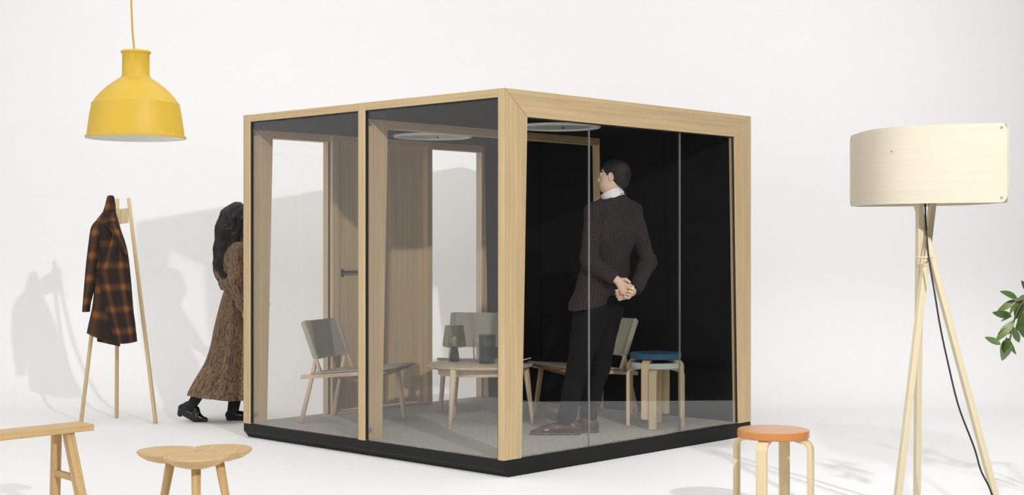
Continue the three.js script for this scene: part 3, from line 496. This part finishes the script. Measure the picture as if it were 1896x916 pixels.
// texture coordinates round and along the nearest bone, in metres
function boneUV(g, bones) {
  g = g.toNonIndexed(); const p = g.attributes.position, uv = g.attributes.uv, tri = V(0, 0, 0), q = V(0, 0, 0), d = V(0, 0, 0);
  const B = bones.map(([a, b, r, ref], i) => { const ax = b.clone().sub(a), len = ax.length(); ax.normalize(); const x = (ref || V(0, 0, 1)).clone(); x.addScaledVector(ax, -x.dot(ax)).normalize(); return { a, ax, len, r, x, y: ax.clone().cross(x) }; });
  for (let i = 0; i < p.count; i += 3) {
    tri.set(0, 0, 0); for (let k = 0; k < 3; k++) tri.add(q.fromBufferAttribute(p, i + k)); tri.multiplyScalar(1 / 3);
    let best = null, bd = 1e9; for (const b of B) { d.copy(tri).sub(b.a); const t = clamp(d.dot(b.ax), 0, b.len); d.addScaledVector(b.ax, -t); const v = d.length() - b.r; if (v < bd) { bd = v; best = b; } }
    let a0 = null; for (let k = 0; k < 3; k++) { d.fromBufferAttribute(p, i + k).sub(best.a); let an = Math.atan2(d.dot(best.y), d.dot(best.x)); if (a0 === null) a0 = an; else { if (an - a0 > Math.PI) an -= 2 * Math.PI; if (a0 - an > Math.PI) an += 2 * Math.PI; } uv.setXY(i + k, an * best.r, d.dot(best.ax)); }
  }
  return g;
}
// head in its own frame: +z looks ahead, +y up, +x the person's left; the centre lies between the ears
const headShape = (n0, n1) => {
  const parts = [ell(V(0, .03, -.014), .075, .087, .097), ell(V(0, -.03, .028), .061, .085, .062), ell(V(0, -.072, .03), .048, .042, .052), cap(V(0, -.097, .064), V(0, -.097, .06), .017)];
  const detail = [cap(V(0, .012, .086), V(0, -.026, .105), .008, .0125), cap(V(-.036, .022, .078), V(.036, .022, .078), .0115), cap(V(-.012, -.03, .094), V(.012, -.03, .094), .009), ell(V(0, -.054, .084), .023, .006, .01), ell(V(0, -.065, .081), .019, .007, .01)];
  const sockets = [ell(V(.032, .004, .093), .017, .011, .015), ell(V(-.032, .004, .093), .017, .011, .015)], eyes = [ell(V(.032, .003, .074), .0125, .0115, .0125), ell(V(-.032, .003, .074), .0125, .0115, .0125)];
  const ears = [ell(V(.074, -.003, -.01), .009, .032, .019), ell(V(-.074, -.003, -.01), .009, .032, .019)], conch = [ell(V(.084, .0, -.006), .008, .019, .01), ell(V(-.084, .0, -.006), .008, .019, .01)];
  const U = union(parts, .03), neck = cap(n0, n1, .052, .055);
  return (x, y, z) => { let d = smin(U(x, y, z), neck(x, y, z), .03); for (const f of detail) d = smin(d, f(x, y, z), .014); for (const f of sockets) d = smax(d, -f(x, y, z), .01); for (const f of eyes) d = smin(d, f(x, y, z), .003); let e = Math.min(ears[0](x, y, z), ears[1](x, y, z)); for (const f of conch) e = smax(e, -f(x, y, z), .006); return smin(d, e, .01); };
};
function headMatrix(centre, face, tilt = 0, nod = 0, size = 1) { const m = new THREE.Matrix4().makeRotationY(Math.atan2(face.x, face.z)); m.multiply(new THREE.Matrix4().makeRotationX(nod)).multiply(new THREE.Matrix4().makeRotationZ(tilt)).scale(V(size, size, size)); m.setPosition(centre); return m; }
function inFrame(f, M) { const I = M.clone().invert().elements; return (x, y, z) => f(I[0] * x + I[4] * y + I[8] * z + I[12], I[1] * x + I[5] * y + I[9] * z + I[13], I[2] * x + I[6] * y + I[10] * z + I[14]); }
function skinColours(g, M, skin, brow) {
  const p = g.attributes.position, c = new Float32Array(p.count * 3), I = M.clone().invert(), q = V(0, 0, 0);
  for (let i = 0; i < p.count; i++) {
    q.fromBufferAttribute(p, i).applyMatrix4(I); let k = skin; const ex = Math.abs(q.x) - .032;
    if (q.z > .06 && q.y > -.075 && q.y < -.045 && Math.abs(q.x) < .024) k = [skin[0] * .85, skin[1] * .55, skin[2] * .55];
    else if (q.z > .07 && Math.abs(q.y - .003) < .007 && Math.abs(ex) < .012) k = Math.abs(ex) < .0055 ? [.03, .02, .015] : [.7, .68, .65];
    else if (q.z > .06 && Math.abs(q.y - .03) < .005 && Math.abs(ex) < .018) k = brow;
    c.set(k, i * 3);
  }
  g.setAttribute('color', new THREE.BufferAttribute(c, 3)); return g;
}
function finger(points, r0 = .009, r1 = .0075) { const out = []; for (let i = 0; i < points.length - 1; i++) out.push(cap(points[i], points[i + 1], lerp(r0, r1, i / (points.length - 1)), lerp(r0, r1, (i + 1) / (points.length - 1)))); return out; }
const bounds = (pts, pad) => { const b = new THREE.Box3().setFromPoints(pts).expandByScalar(pad); return [b.min.toArray(), b.max.toArray()]; };
function joinSkin(list) { return mergeGeometries(list.map((g) => { const n = g.index ? g.toNonIndexed() : g; return n; })); }
const wrinkle = (x, y, z, a) => a * (noise(x * 9, y * 14, z * 9) + .5 * noise(x * 22, y * 30, z * 22));

// ---- man seen from behind in the booth
{
  const O = inBooth(1.02, FL, .5), t = thing('person', 'man in a dark checked blazer standing in the booth, hands clasped behind', 'person', [O.x, FL, O.z]);
  const J = (px, py, d) => W(px, py, d).sub(V(O.x, FL, O.z));
  const lft = V(-.7, 0, .714), fwd = V(-.714, 0, -.7);
  const pel = J(1110, 572, 9.25), waist = J(1119, 515, 9.25), chest = J(1132, 432, 9.25), neckB = J(1133, 372, 9.25);
  const sh = (c, w, f = 0) => c.clone().addScaledVector(lft, w).addScaledVector(fwd, f);
  const hipL = sh(pel, .085), hipR = sh(pel, -.085), kneeL = J(1072, 678, 9.18), ankL = J(1050, 778, 9.18), kneeR = J(1109, 678, 9.3), ankR = J(1089, 774, 9.3);
  const shoL = sh(J(1136, 393, 9.25), .185), shoR = sh(J(1136, 391, 9.25), -.185), elbL = J(1091, 482, 9.06), elbR = J(1199, 486, 9.33), wriL = J(1142, 518, 9.02), wriR = J(1170, 541, 9.1);
  const face = V(-.93, 0, -.36).normalize(), HM = headMatrix(J(1135, 327, 9.2), face, 0, -.05, .9);
  const skinMat = std({ color: 0xffffff, vertexColors: true, roughness: .55 }), skin = [.74, .52, .37];
  // continuous body
  const torso = [cap(sh(pel, .05), sh(pel, -.05), .085), cap(sh(waist, .05), sh(waist, -.05), .085), cap(sh(chest, .075), sh(chest, -.075), .09), cap(pel, waist, .09, .085), cap(waist, chest, .085, .1), cap(shoL, shoR, .045), cap(neckB, J(1131, 356, 9.235), .053, .049)];
  const limbs = [cap(hipL, kneeL, .068, .045), cap(kneeL, ankL, .045, .032), cap(hipR, kneeR, .068, .045), cap(kneeR, ankR, .045, .032), cap(shoL, elbL, .048, .038), cap(elbL, wriL, .037, .026), cap(shoR, elbR, .048, .038), cap(elbR, wriR, .037, .026)];
  const footL = [J(1064, 797, 9.18), J(990, 801, 9.17)], footR = [J(1098, 795, 9.29), J(1022, 799, 9.28)];
  const feet = [cap(ankL, footL[0].clone().lerp(footL[1], .08), .03, .02), cap(footL[0].clone().lerp(footL[1], .08), footL[1].clone().lerp(footL[0], .2), .02, .015), cap(ankR, footR[0].clone().lerp(footR[1], .08), .03, .02), cap(footR[0].clone().lerp(footR[1], .08), footR[1].clone().lerp(footR[0], .2), .02, .015)];
  const bodyF = union([...torso, ...limbs, ...feet], .03), [blo, bhi] = bounds([pel, neckB, ...footL, ...footR, elbL, elbR, shoL, shoR, wriL], .16);
  const body = nets(bodyF, blo, bhi, .012);
  const headF = inFrame(headShape(V(0, -.06, -.012), V(0, -.21, .015)), HM), hc = V(0, 0, 0).applyMatrix4(HM), head = nets(headF, [hc.x - .14, hc.y - .2, hc.z - .14], [hc.x + .14, hc.y + .13, hc.z + .14], .0035);
  // hands: left palm turned to the viewer, fingers curled; the right hand holds it from below
  const h = (px, py, d) => J(px, py, d), H = [];
  H.push(cap(wriL, h(1146, 521, 9.015), .026, .024), cap(h(1150, 520, 9.01), h(1163, 530, 9.01), .017, .014), cap(h(1148, 524, 9.01), h(1157, 538, 9.01), .019, .015), cap(h(1146, 526, 9.012), h(1152, 541, 9.012), .016, .014));
  const HL = union(H, .012), HF = [];
  [[1165, 526], [1163, 532], [1159.5, 537.5], [1155.5, 542]].forEach(([x, y], i) => HF.push(union(finger([h(x, y, 9.01), h(x + 7 - i * .6, y + 5, 9.0), h(x + 7.5 - i, y + 8.5, 8.975), h(x + 1.5, y + 6.5, 8.968)], .0088, .007), .004)));
  HF.push(union(finger([h(1152, 517, 9.0), h(1159, 517, 8.985), h(1166, 522, 8.98)], .0105, .008), .005));
  const R2 = union([cap(wriR, h(1164, 545, 9.055), .026, .022), cap(h(1164, 543, 9.05), h(1156, 542, 9.045), .02, .017), cap(h(1163, 549, 9.05), h(1154, 549, 9.045), .017, .015)], .012);
  [[1155, 538], [1154, 543], [1154.5, 548], [1156, 552.5]].forEach(([x, y], i) => HF.push(union(finger([h(x, y, 9.045), h(x - 8 + i * .5, y - 1.5 + i * .6, 9.035), h(x - 14 + i * 1.2, y + i * .5, 9.0), h(x - 12 + i * 1.5, y + 2.5, 8.978)], .0088, .0072), .004)));
  HF.push(union(finger([h(1161, 539, 9.04), h(1153, 533, 9.038), h(1146, 533, 9.035)], .0105, .008), .005));
  const handsF = (x, y, z) => { let d = smin(HL(x, y, z), R2(x, y, z), .002); for (const f of HF) d = smin(d, f(x, y, z), .0035); return d; };
  const [hlo, hhi] = bounds([h(1135, 512, 9.0), h(1176, 560, 8.96), h(1172, 540, 9.09)], .02), hands = nets(handsF, hlo, hhi, .003);
  part(t, 'body', joinSkin([body, head, hands].map((g) => skinColours(g, HM, skin, [.04, .025, .02]))), skinMat);
  // hair, combed back
  const hairF = inFrame((() => { const e = union([ell(V(0, .036, -.022), .084, .09, .106), ell(V(0, -.015, -.075), .066, .072, .05)], .04); return (x, y, z) => { let d = e(x, y, z); d += .0012 * Math.sin(Math.atan2(x, y + .03) * 46 + 4 * noise(x * 15, y * 15, z * 15)) + .003 * noise(x * 30, y * 30, z * 12); d = smax(d, z - .018 - .82 * (y + .005), .006); d = smax(d, -(y + .035) + .62 * z, .008); const ear = Math.hypot((y + .006) / .034, (z + .004) / .022) - 1; return smax(d, -ear * .02, .004); }; })(), HM);
  part(t, 'hair', nets(hairF, [hc.x - .16, hc.y - .16, hc.z - .16], [hc.x + .16, hc.y + .15, hc.z + .16], .0035), std({ color: lin(.009, .007, .006), roughness: .62 }), 'dark combed back hair');
  // white shirt collar
  const cm = headMatrix(J(1133.5, 359.5, 9.205), face, 0, .42), cpts = [];
  part(t, 'shirt_collar', bentSheet((u, v) => { const a = u * Math.PI * 2 * .94 + Math.PI / 2 + .19, r = lerp(.073, .069, v); return V(Math.cos(a) * r, lerp(-.036, .02, v), Math.sin(a) * r * 1.05).applyMatrix4(cm); }, 48, 4, .003), std({ color: lin(.82, .82, .8), roughness: .8, side: THREE.DoubleSide }), 'white shirt collar');
  // blazer
  const check = texture(256, 256, (u, v, i, j) => { const a = (i % 64) / 64, b = (j % 64) / 64, l = (x) => (x < .42 ? 1 : 0), tw = ((i + j) % 8 < 4) ? 1 : 0; let k = .25 * l(a) + .25 * l(b) + (l(a) !== l(b) ? .12 * tw : 0) + rnd(-.05, .05); const thin = (i % 64 > 58 || j % 64 > 58) ? .16 : 0; return [.115 + .2 * k + thin * .6, .098 + .14 * k + thin * .6, .1 + .14 * k + thin * .6]; }, { w: .068, h: .068 });
  const blazer = std({ map: check, roughness: .9 });
  const J1 = [cap(sh(pel, .07, .01), sh(pel, -.07, .01), .128), cap(sh(waist, .062), sh(waist, -.062), .112), cap(sh(chest, .095, .01), sh(chest, -.095, .01), .115), cap(sh(waist, .03), sh(chest, .05), .118, .12), cap(sh(waist, -.03), sh(chest, -.05), .118, .12), cap(shoL.clone().add(V(0, .004, 0)), shoR.clone().add(V(0, .004, 0)), .062), cap(J(1126, 388, 9.24), J(1140, 386, 9.25), .085), cap(J(1100, 520, 9.2), J(1082, 572, 9.16), .09, .1)];
  const armL = [cap(shoL, elbL, .066, .056), cap(elbL, J(1137, 514.5, 9.03), .056, .042)], armR = [cap(shoR, elbR, .066, .056), cap(elbR, J(1176, 537, 9.12), .056, .042)];
  const yoke = union([cap(J(1132, 376, 9.225), J(1133, 356, 9.212),   .1, .09), cap(J(1140, 372, 9.26), shoR, .06, .06), cap(J(1124, 376, 9.22), shoL, .06, .06)], .04), cutN = V(-.42, 1, 0).normalize(), cutP = J(1132, 364.5, 9.24);
  const jt0 = union(J1, .06), jt = (x, y, z) => smin(jt0(x, y, z), smax(yoke(x, y, z), (x - cutP.x) * cutN.x + (y - cutP.y) * cutN.y, .008), .03), aL = union(armL, .03), aR = union(armR, .03), neckHole = cap(J(1132, 335, 9.205), J(1133, 360, 9.207), .075, .074), hemN = V(-.16, 1, .05).normalize(), hemP = J(1110, 564, 9.25);
  const cuffL = elbL.clone().sub(J(1139, 516, 9.03)).normalize(), cuffLp = J(1138.5, 515.5, 9.03), cuffR = elbR.clone().sub(J(1174, 538, 9.12)).normalize(), cuffRp = J(1173.5, 539, 9.115);
  const jacketF = (x, y, z) => {
    let d = jt(x, y, z); d = smax(d, (hemP.x - x) * hemN.x + (hemP.y - y) * hemN.y + (hemP.z - z) * hemN.z, .012);
    let a = smax(aL(x, y, z), (cuffLp.x - x) * cuffL.x + (cuffLp.y - y) * cuffL.y + (cuffLp.z - z) * cuffL.z, .006), b = smax(aR(x, y, z), (cuffRp.x - x) * cuffR.x + (cuffRp.y - y) * cuffR.y + (cuffRp.z - z) * cuffR.z, .006);
    d = smin(d, a, .018); d = smin(d, b, .018); d += wrinkle(x, y, z, .006); return smax(d, -neckHole(x, y, z), .004);
  };
  const [jlo, jhi] = bounds([hemP, neckB, elbL, elbR, shoL, shoR, wriL, J(1055, 570, 9.1), J(1150, 560, 9.4)], .14);
  const jg = boneUV(nets(jacketF, jlo, jhi, .0075), [[pel, J(1134, 360, 9.25), .14, fwd], [shoL, elbL, .06, fwd], [elbL, wriL, .05, fwd], [shoR, elbR, .06, fwd], [elbR, wriR, .05, fwd]]);
  part(t, 'blazer', jg, blazer, 'dark brown finely checked blazer');
  // trousers
  const T1 = union([cap(sh(pel, .065), sh(pel, -.065), .112), cap(pel, J(1114, 545, 9.25), .11, .1), cap(hipL, J(1082, 630, 9.19), .1, .088)], .05), legL = union([cap(hipL, kneeL, .098, .073), cap(kneeL, J(1049, 772, 9.18), .072, .062)], .04), legR = union([cap(hipR, kneeR, .098, .07), cap(kneeR, J(1089, 770, 9.3), .07, .056)], .04);
  const hemL = J(1049, 791, 9.18).y, hemR = J(1089, 787, 9.3).y;
  const trouserF = (x, y, z) => { const l = smax(legL(x, y, z), hemL - y, .006), r = smax(legR(x, y, z), hemR - y, .006); return smin(smin(T1(x, y, z), l, .03), r, .03) + wrinkle(x, y * .6, z, .008) + .004 * Math.sin(y * 60 + x * 20) * clamp((.25 - y) / .15, 0, 1); };
  const [tlo, thi] = bounds([pel, hipL, hipR, J(1114, 545, 9.25), ankL, ankR, V(ankL.x, .03, ankL.z)], .15);
  part(t, 'trousers', nets(trouserF, tlo, thi, .009), phys({ color: lin(.009, .0088, .009), roughness: .85, specularIntensity: .4 }), 'black wool trousers');
  // brown leather shoes
  const shoeMat = std({ color: lin(.06, .028, .018), roughness: .3 });
  for (const [hl, to] of [footL, footR]) {
    const a = V(hl.x, 0, hl.z), b = V(to.x, 0, to.z), dir = b.clone().sub(a).normalize(), at = (k, y, w = 0) => a.clone().addScaledVector(dir, k).add(V(0, y, 0)).addScaledVector(V(-dir.z, 0, dir.x), w);
    const up = union([cap(at(.0, .045), at(.03, .075), .038, .038), cap(at(.03, .06), at(.05, .08), .038, .038), cap(at(.0, .04), at(.12, .034, .004), .036, .036), cap(at(.06, .05), at(.15, .034, .006), .032, .03), cap(at(.14, .03, .008), at(.2, .024, .004), .037, .034), cap(at(.2, .022), at(.272, .015), .033, .017)], .025);
    const sole = union([cap(at(-.005, .006), at(.06, .006), .037, .034), cap(at(.15, .006, .006), at(.2, .006, .004), .041, .039), cap(at(.2, .006), at(.276, .006), .038, .019), cap(at(.05, .006), at(.15, .006, .004), .033, .036)], .02);
    const shoeF = (x, y, z) => smin(smax(up(x, y, z), .01 - y, .004), smax(smax(sole(x, y, z), y - .012, .002), .001 - y, .002), .003);
    const [lo, hi] = bounds([at(-.01, 0), at(.28, .09)], .06); part(t, 'shoe', nets(shoeF, lo, hi, .0045), shoeMat, 'polished brown leather shoe');
  }
}

// ---- woman walking behind the booth
{
  const O = V(-2.1, 0, -10.68), t = thing('person', 'woman with long black hair in a brown snake print dress, walking behind the booth', 'person', [O.x, 0, O.z]);
  const J = (px, py, d) => W(px, py, d).sub(O), D = 10.68;
  const fwd = V(.93, 0, -.36).normalize(), rgt = V(.36, 0, .93).normalize();          // her right side is turned to the viewer
  const at = (c, r, f = 0) => c.clone().addScaledVector(rgt, r).addScaledVector(fwd, f);
  const pel = J(437, 566, D), waist = J(438, 530, D), chest = J(436, 480, D), neckB = J(437, 447, D), hc = J(443, 408, D), face = V(.93, 0, -.36);
  const HM = headMatrix(hc, face, 0, .12);
  const hipR = at(pel, .06), hipL = at(pel, -.06), kneeR = J(409, 660, 10.62), ankR = J(360, 742, 10.66), kneeL = J(447, 665, 10.75), ankL = J(431, 762, 10.75);
  const shoR = at(J(434, 464, D), .16), shoL = at(J(438, 464, D), -.16), elbR = J(437, 522, 10.47), wriR = J(454, 574, 10.44), elbL = J(452, 522, 10.86), wriL = J(472, 545, 10.84);
  const footR = [J(336, 757, 10.68), J(366, 774, 10.66), J(381, 776, 10.65)], footL = [J(424, 776, 10.75), J(462, 779, 10.75)];
  footL[0].y = .035; footL[1].y = .022; footR[2].y = .02;
  const bodyF = union([cap(at(pel, .04), at(pel, -.04), .08), cap(pel, waist, .08, .078), cap(waist, chest, .085, .1), cap(at(chest, .06), at(chest, -.06), .085), cap(shoR, shoL, .045), cap(neckB, J(440, 428, D), .05, .048), cap(hipR, kneeR, .06, .045), cap(kneeR, ankR, .047, .026), cap(hipL, kneeL, .06, .045), cap(kneeL, ankL, .047, .026), cap(shoR, elbR, .04, .033), cap(elbR, wriR, .032, .023), cap(shoL, elbL, .04, .033), cap(elbL, wriL, .032, .023), cap(ankR, footR[0].clone().lerp(footR[1], .4), .022, .012), cap(footR[0].clone().lerp(footR[1], .4), footR[1], .012, .012), cap(ankL, footL[0].clone().lerp(footL[1], .1), .022, .012), cap(footL[0].clone().lerp(footL[1], .1), footL[0].clone().lerp(footL[1], .7), .016, .012)], .035);
  const [lo, hi] = bounds([pel, neckB, shoR, shoL, elbR, wriR, wriL, elbL, ...footR, ...footL], .12), body = nets(bodyF, lo, hi, .012);
  const head = nets(inFrame(headShape(V(0, -.06, -.03), V(0, -.19, -.045)), HM), [hc.x - .14, hc.y - .19, hc.z - .14], [hc.x + .14, hc.y + .13, hc.z + .14], .004);
  const parts = [body, head];
  for (const [w, e] of [[wriR, elbR], [wriL, elbL]]) {
    const d = w.clone().sub(e).normalize(), s = d.clone().cross(fwd).normalize(), k = s.clone().cross(d).normalize(), P = (a, b, c = 0) => w.clone().addScaledVector(d, a).addScaledVector(k, b).addScaledVector(s, c);
    const list = [union([cap(w, P(.04, 0), .023, .026), cap(P(.03, -.015), P(.08, -.02), .016, .014), cap(P(.03, .012), P(.085, .018), .016, .014)], .015)];
    [[-.028, .058], [-.01, .068], [.008, .064], [.025, .05]].forEach(([b, l]) => list.push(union(finger([P(.085, b), P(.085 + l * .5, b, .004), P(.085 + l * .85, b, .018), P(.085 + l, b, .034)], .008, .0065), .003)));
    list.push(union(finger([P(.02, .024), P(.05, .045, .012), P(.075, .05, .024)], .01, .0075), .004));
    const f = (x, y, z) => { let q = list[0](x, y, z); for (let i = 1; i < list.length; i++) q = smin(q, list[i](x, y, z), .005); return q; };
    const [a, b] = bounds([w, P(.17, 0), P(.08, .06, .05), P(.08, -.05, -.03)], .02); parts.push(nets(f, a, b, .0035));
  }
  part(t, 'body', joinSkin(parts.map((g) => skinColours(g, HM, [.52, .34, .23], [.03, .02, .015]))), std({ color: 0xffffff, vertexColors: true, roughness: .55 }));
  // dress of printed cloth
  const snake = texture(512, 512, (u, v, i, j) => { const s = Math.sin(v * 6.2832), c = Math.cos(v * 6.2832), a = Math.cos(u * 6.2832), b = Math.sin(u * 6.2832); const n = noise(a * 13 + 40, b * 13, s * 4 + c * 2.2), m = noise(a * 4.5, b * 4.5 + 9, s * 1.4 + c * 1.1), d = clamp((Math.abs(n) < .085 ? 1 : 0) * .85 + (n > .3 ? .75 : 0) + rnd(-.1, .12) + .35 * m, 0, 1); return [lerp(.56, .11, d), lerp(.455, .085, d), lerp(.335, .065, d)]; }, { w: .34, h: .42 });
  const cloth = std({ map: snake, roughness: .75, side: THREE.DoubleSide });
  const rows = smoothRows([[526, 420, 460, D, .115], [536, 416, 461, D, .115], [560, 409, 466, D, .15], [600, 399, 470, D, .155], [640, 391, 473, D, .165], [670, 381, 475, D, .175], [700, 365, 477, D, .185], [728, 351, 478, D, .19], [737, 348, 479, D, .19]], 50);
  const skirt = loft(rowsToEllipses(rows, O), 120, (a, v) => 1 + v * (.045 * Math.sin(a * 9 + 2 * v) + .025 * Math.sin(a * 17 + 1) + .012 * Math.sin(a * 31)));
  { const p = skirt.attributes.position; for (let i = 0; i < p.count; i++) { const low = clamp((.45 - p.getY(i)) / .3, 0, 1); p.setY(i, p.getY(i) + low * .03 * clamp(-(p.getX(i) + .02) / .3, -.1, 1)); } skirt.computeVertexNormals(); }
  part(t, 'skirt', skirt, cloth, 'long flared skirt in snake print');
  const bodice = union([cap(at(waist, .05), at(waist, -.05), .1), cap(J(432, 516, D), J(427, 500, D), .115, .12), cap(at(chest, .07), at(chest, -.07), .105), cap(shoR, shoL, .06), cap(J(438, 458, D), J(439, 446, D), .075, .058)], .05), sleeveF = union([cap(shoR, elbR, .062, .068), cap(elbR, J(449, 562, 10.44), .066, .05), cap(J(449, 562, 10.44), J(453, 572, 10.44), .04, .038), cap(shoL, elbL, .062, .068), cap(elbL, wriL, .068, .04)], .03), cutY = J(437, 537, D).y;
  const dressF = (x, y, z) => smin(smax(bodice(x, y, z), cutY - y, .01), sleeveF(x, y, z), .02) + wrinkle(x, y, z, .009);
  const [dlo, dhi] = bounds([neckB, shoR, shoL, elbR, wriR, elbL, wriL, waist], .14);
  part(t, 'blouse', boneUV(nets(dressF, dlo, dhi, .009), [[waist, neckB, .12, rgt], [shoR, elbR, .065, rgt], [elbR, wriR, .06, rgt], [shoL, elbL, .065, rgt], [elbL, wriL, .06, rgt]]), cloth, 'loose snake print top with full sleeves');
  // long wavy hair
  const hairIn = inFrame((() => { const e = ell(V(0, .03, -.02), .09, .098, .112); return (x, y, z) => smax(e(x, y, z), z - .03 - .7 * y, .01); })(), HM);
  const lock = []; [[[436, 384], [416, 398], [408, 428], [404, 458], [402, 488], [406, 510]], [[440, 382], [422, 402], [415, 432], [411, 464], [409, 494], [412, 514]], [[444, 386], [430, 404], [424, 434], [420, 460], [416, 486]], [[450, 388], [440, 405], [436, 428], [436, 446], [440, 460]]].forEach((L, q) => [-.075, -.035, .01, .055, .09].forEach((s, k) => { const P = L.map(([x, y], i) => at(J(x + 3 * Math.sin(i * 2.2 + k * 2 + q), y + (k % 2) * 6, D), s * (i < 2 ? .95 : 1.2) + .012 * Math.sin(i * 1.9 + k + q))); for (let i = 0; i < P.length - 1; i++) lock.push(cap(P[i], P[i + 1], i === 0 ? .026 : .031, i === P.length - 2 ? .014 : .031)); }));
  const lockF = union(lock, .014), hairF = (x, y, z) => { const d = smin(hairIn(x, y, z), lockF(x, y, z), .03); return d > .06 ? d : d + .0035 * Math.sin(x * 150 + z * 230 + 7 * noise(x * 8, y * 9, z * 8)) + .01 * noise(x * 14, y * 16, z * 14); };
  const [rlo, rhi] = bounds([J(396, 520, 10.5), J(470, 370, 10.86)], .05);
  part(t, 'hair', nets(hairF, rlo, rhi, .006), std({ color: lin(.006, .005, .005), roughness: .55 }), 'long wavy black hair');
  // socks and shoes
  const sock = std({ color: lin(.008, .008, .01), roughness: .9 }), patent = std({ color: lin(.006, .006, .007), roughness: .12 });
  for (const [k, a] of [[kneeR, ankR], [kneeL, ankL]]) part(t, 'sock', rod(a.clone().addScaledVector(k.clone().sub(a).normalize(), a === ankR ? -.085 : -.05), a.clone().lerp(k, .62), a === ankR ? .036 : .041, .054, 24), sock, 'black sock');
  const shoe = (heel, ball, toe, ank) => {
    const u = ball.clone().sub(heel).normalize(), side = V(-u.z, 0, u.x).normalize(), nrm = side.clone().cross(u); if (nrm.y < 0) nrm.negate();
    const f = [cap(heel.clone().addScaledVector(nrm, .01), ank.clone().lerp(heel, .5), .027, .031), cap(heel.clone().addScaledVector(nrm, .008), ball.clone().addScaledVector(nrm, .008), .026, .028), cap(ank.clone().lerp(ball, .5), ball.clone().addScaledVector(nrm, .01), .028, .026), cap(ball.clone().addScaledVector(nrm, .004), toe.clone().add(V(0, .002, 0)), .029, .015)];
    const sole = [cap(heel.clone().addScaledVector(nrm, -.018), ball.clone().addScaledVector(nrm, -.012), .022, .027), cap(ball.clone().addScaledVector(nrm, -.012), toe.clone().add(V(0, -.006, 0)), .027, .016)];
    const hl = cap(heel.clone().addScaledVector(nrm, -.018).addScaledVector(u, .008), heel.clone().addScaledVector(nrm, -.036).addScaledVector(u, .008), .023, .023), U = union(f, .016), S = union(sole, .012);
    const g = (x, y, z) => smax(smin(smin(U(x, y, z), S(x, y, z), .006), hl(x, y, z), .004), .002 - y, .002);
    const [a, b] = bounds([heel, ball, toe, ank], .07); part(t, 'shoe', nets(g, a, b, .005), patent, 'black patent leather lace up shoe');
  };
  shoe(footR[0], footR[1], footR[2], ankR);
  shoe(footL[0], footL[0].clone().lerp(footL[1], .68).setY(.03), footL[1], ankL);
}
scene.traverse((o) => { if (o.isMesh) { o.castShadow = true; o.receiveShadow = true; } });
renderer.render(scene, camera);
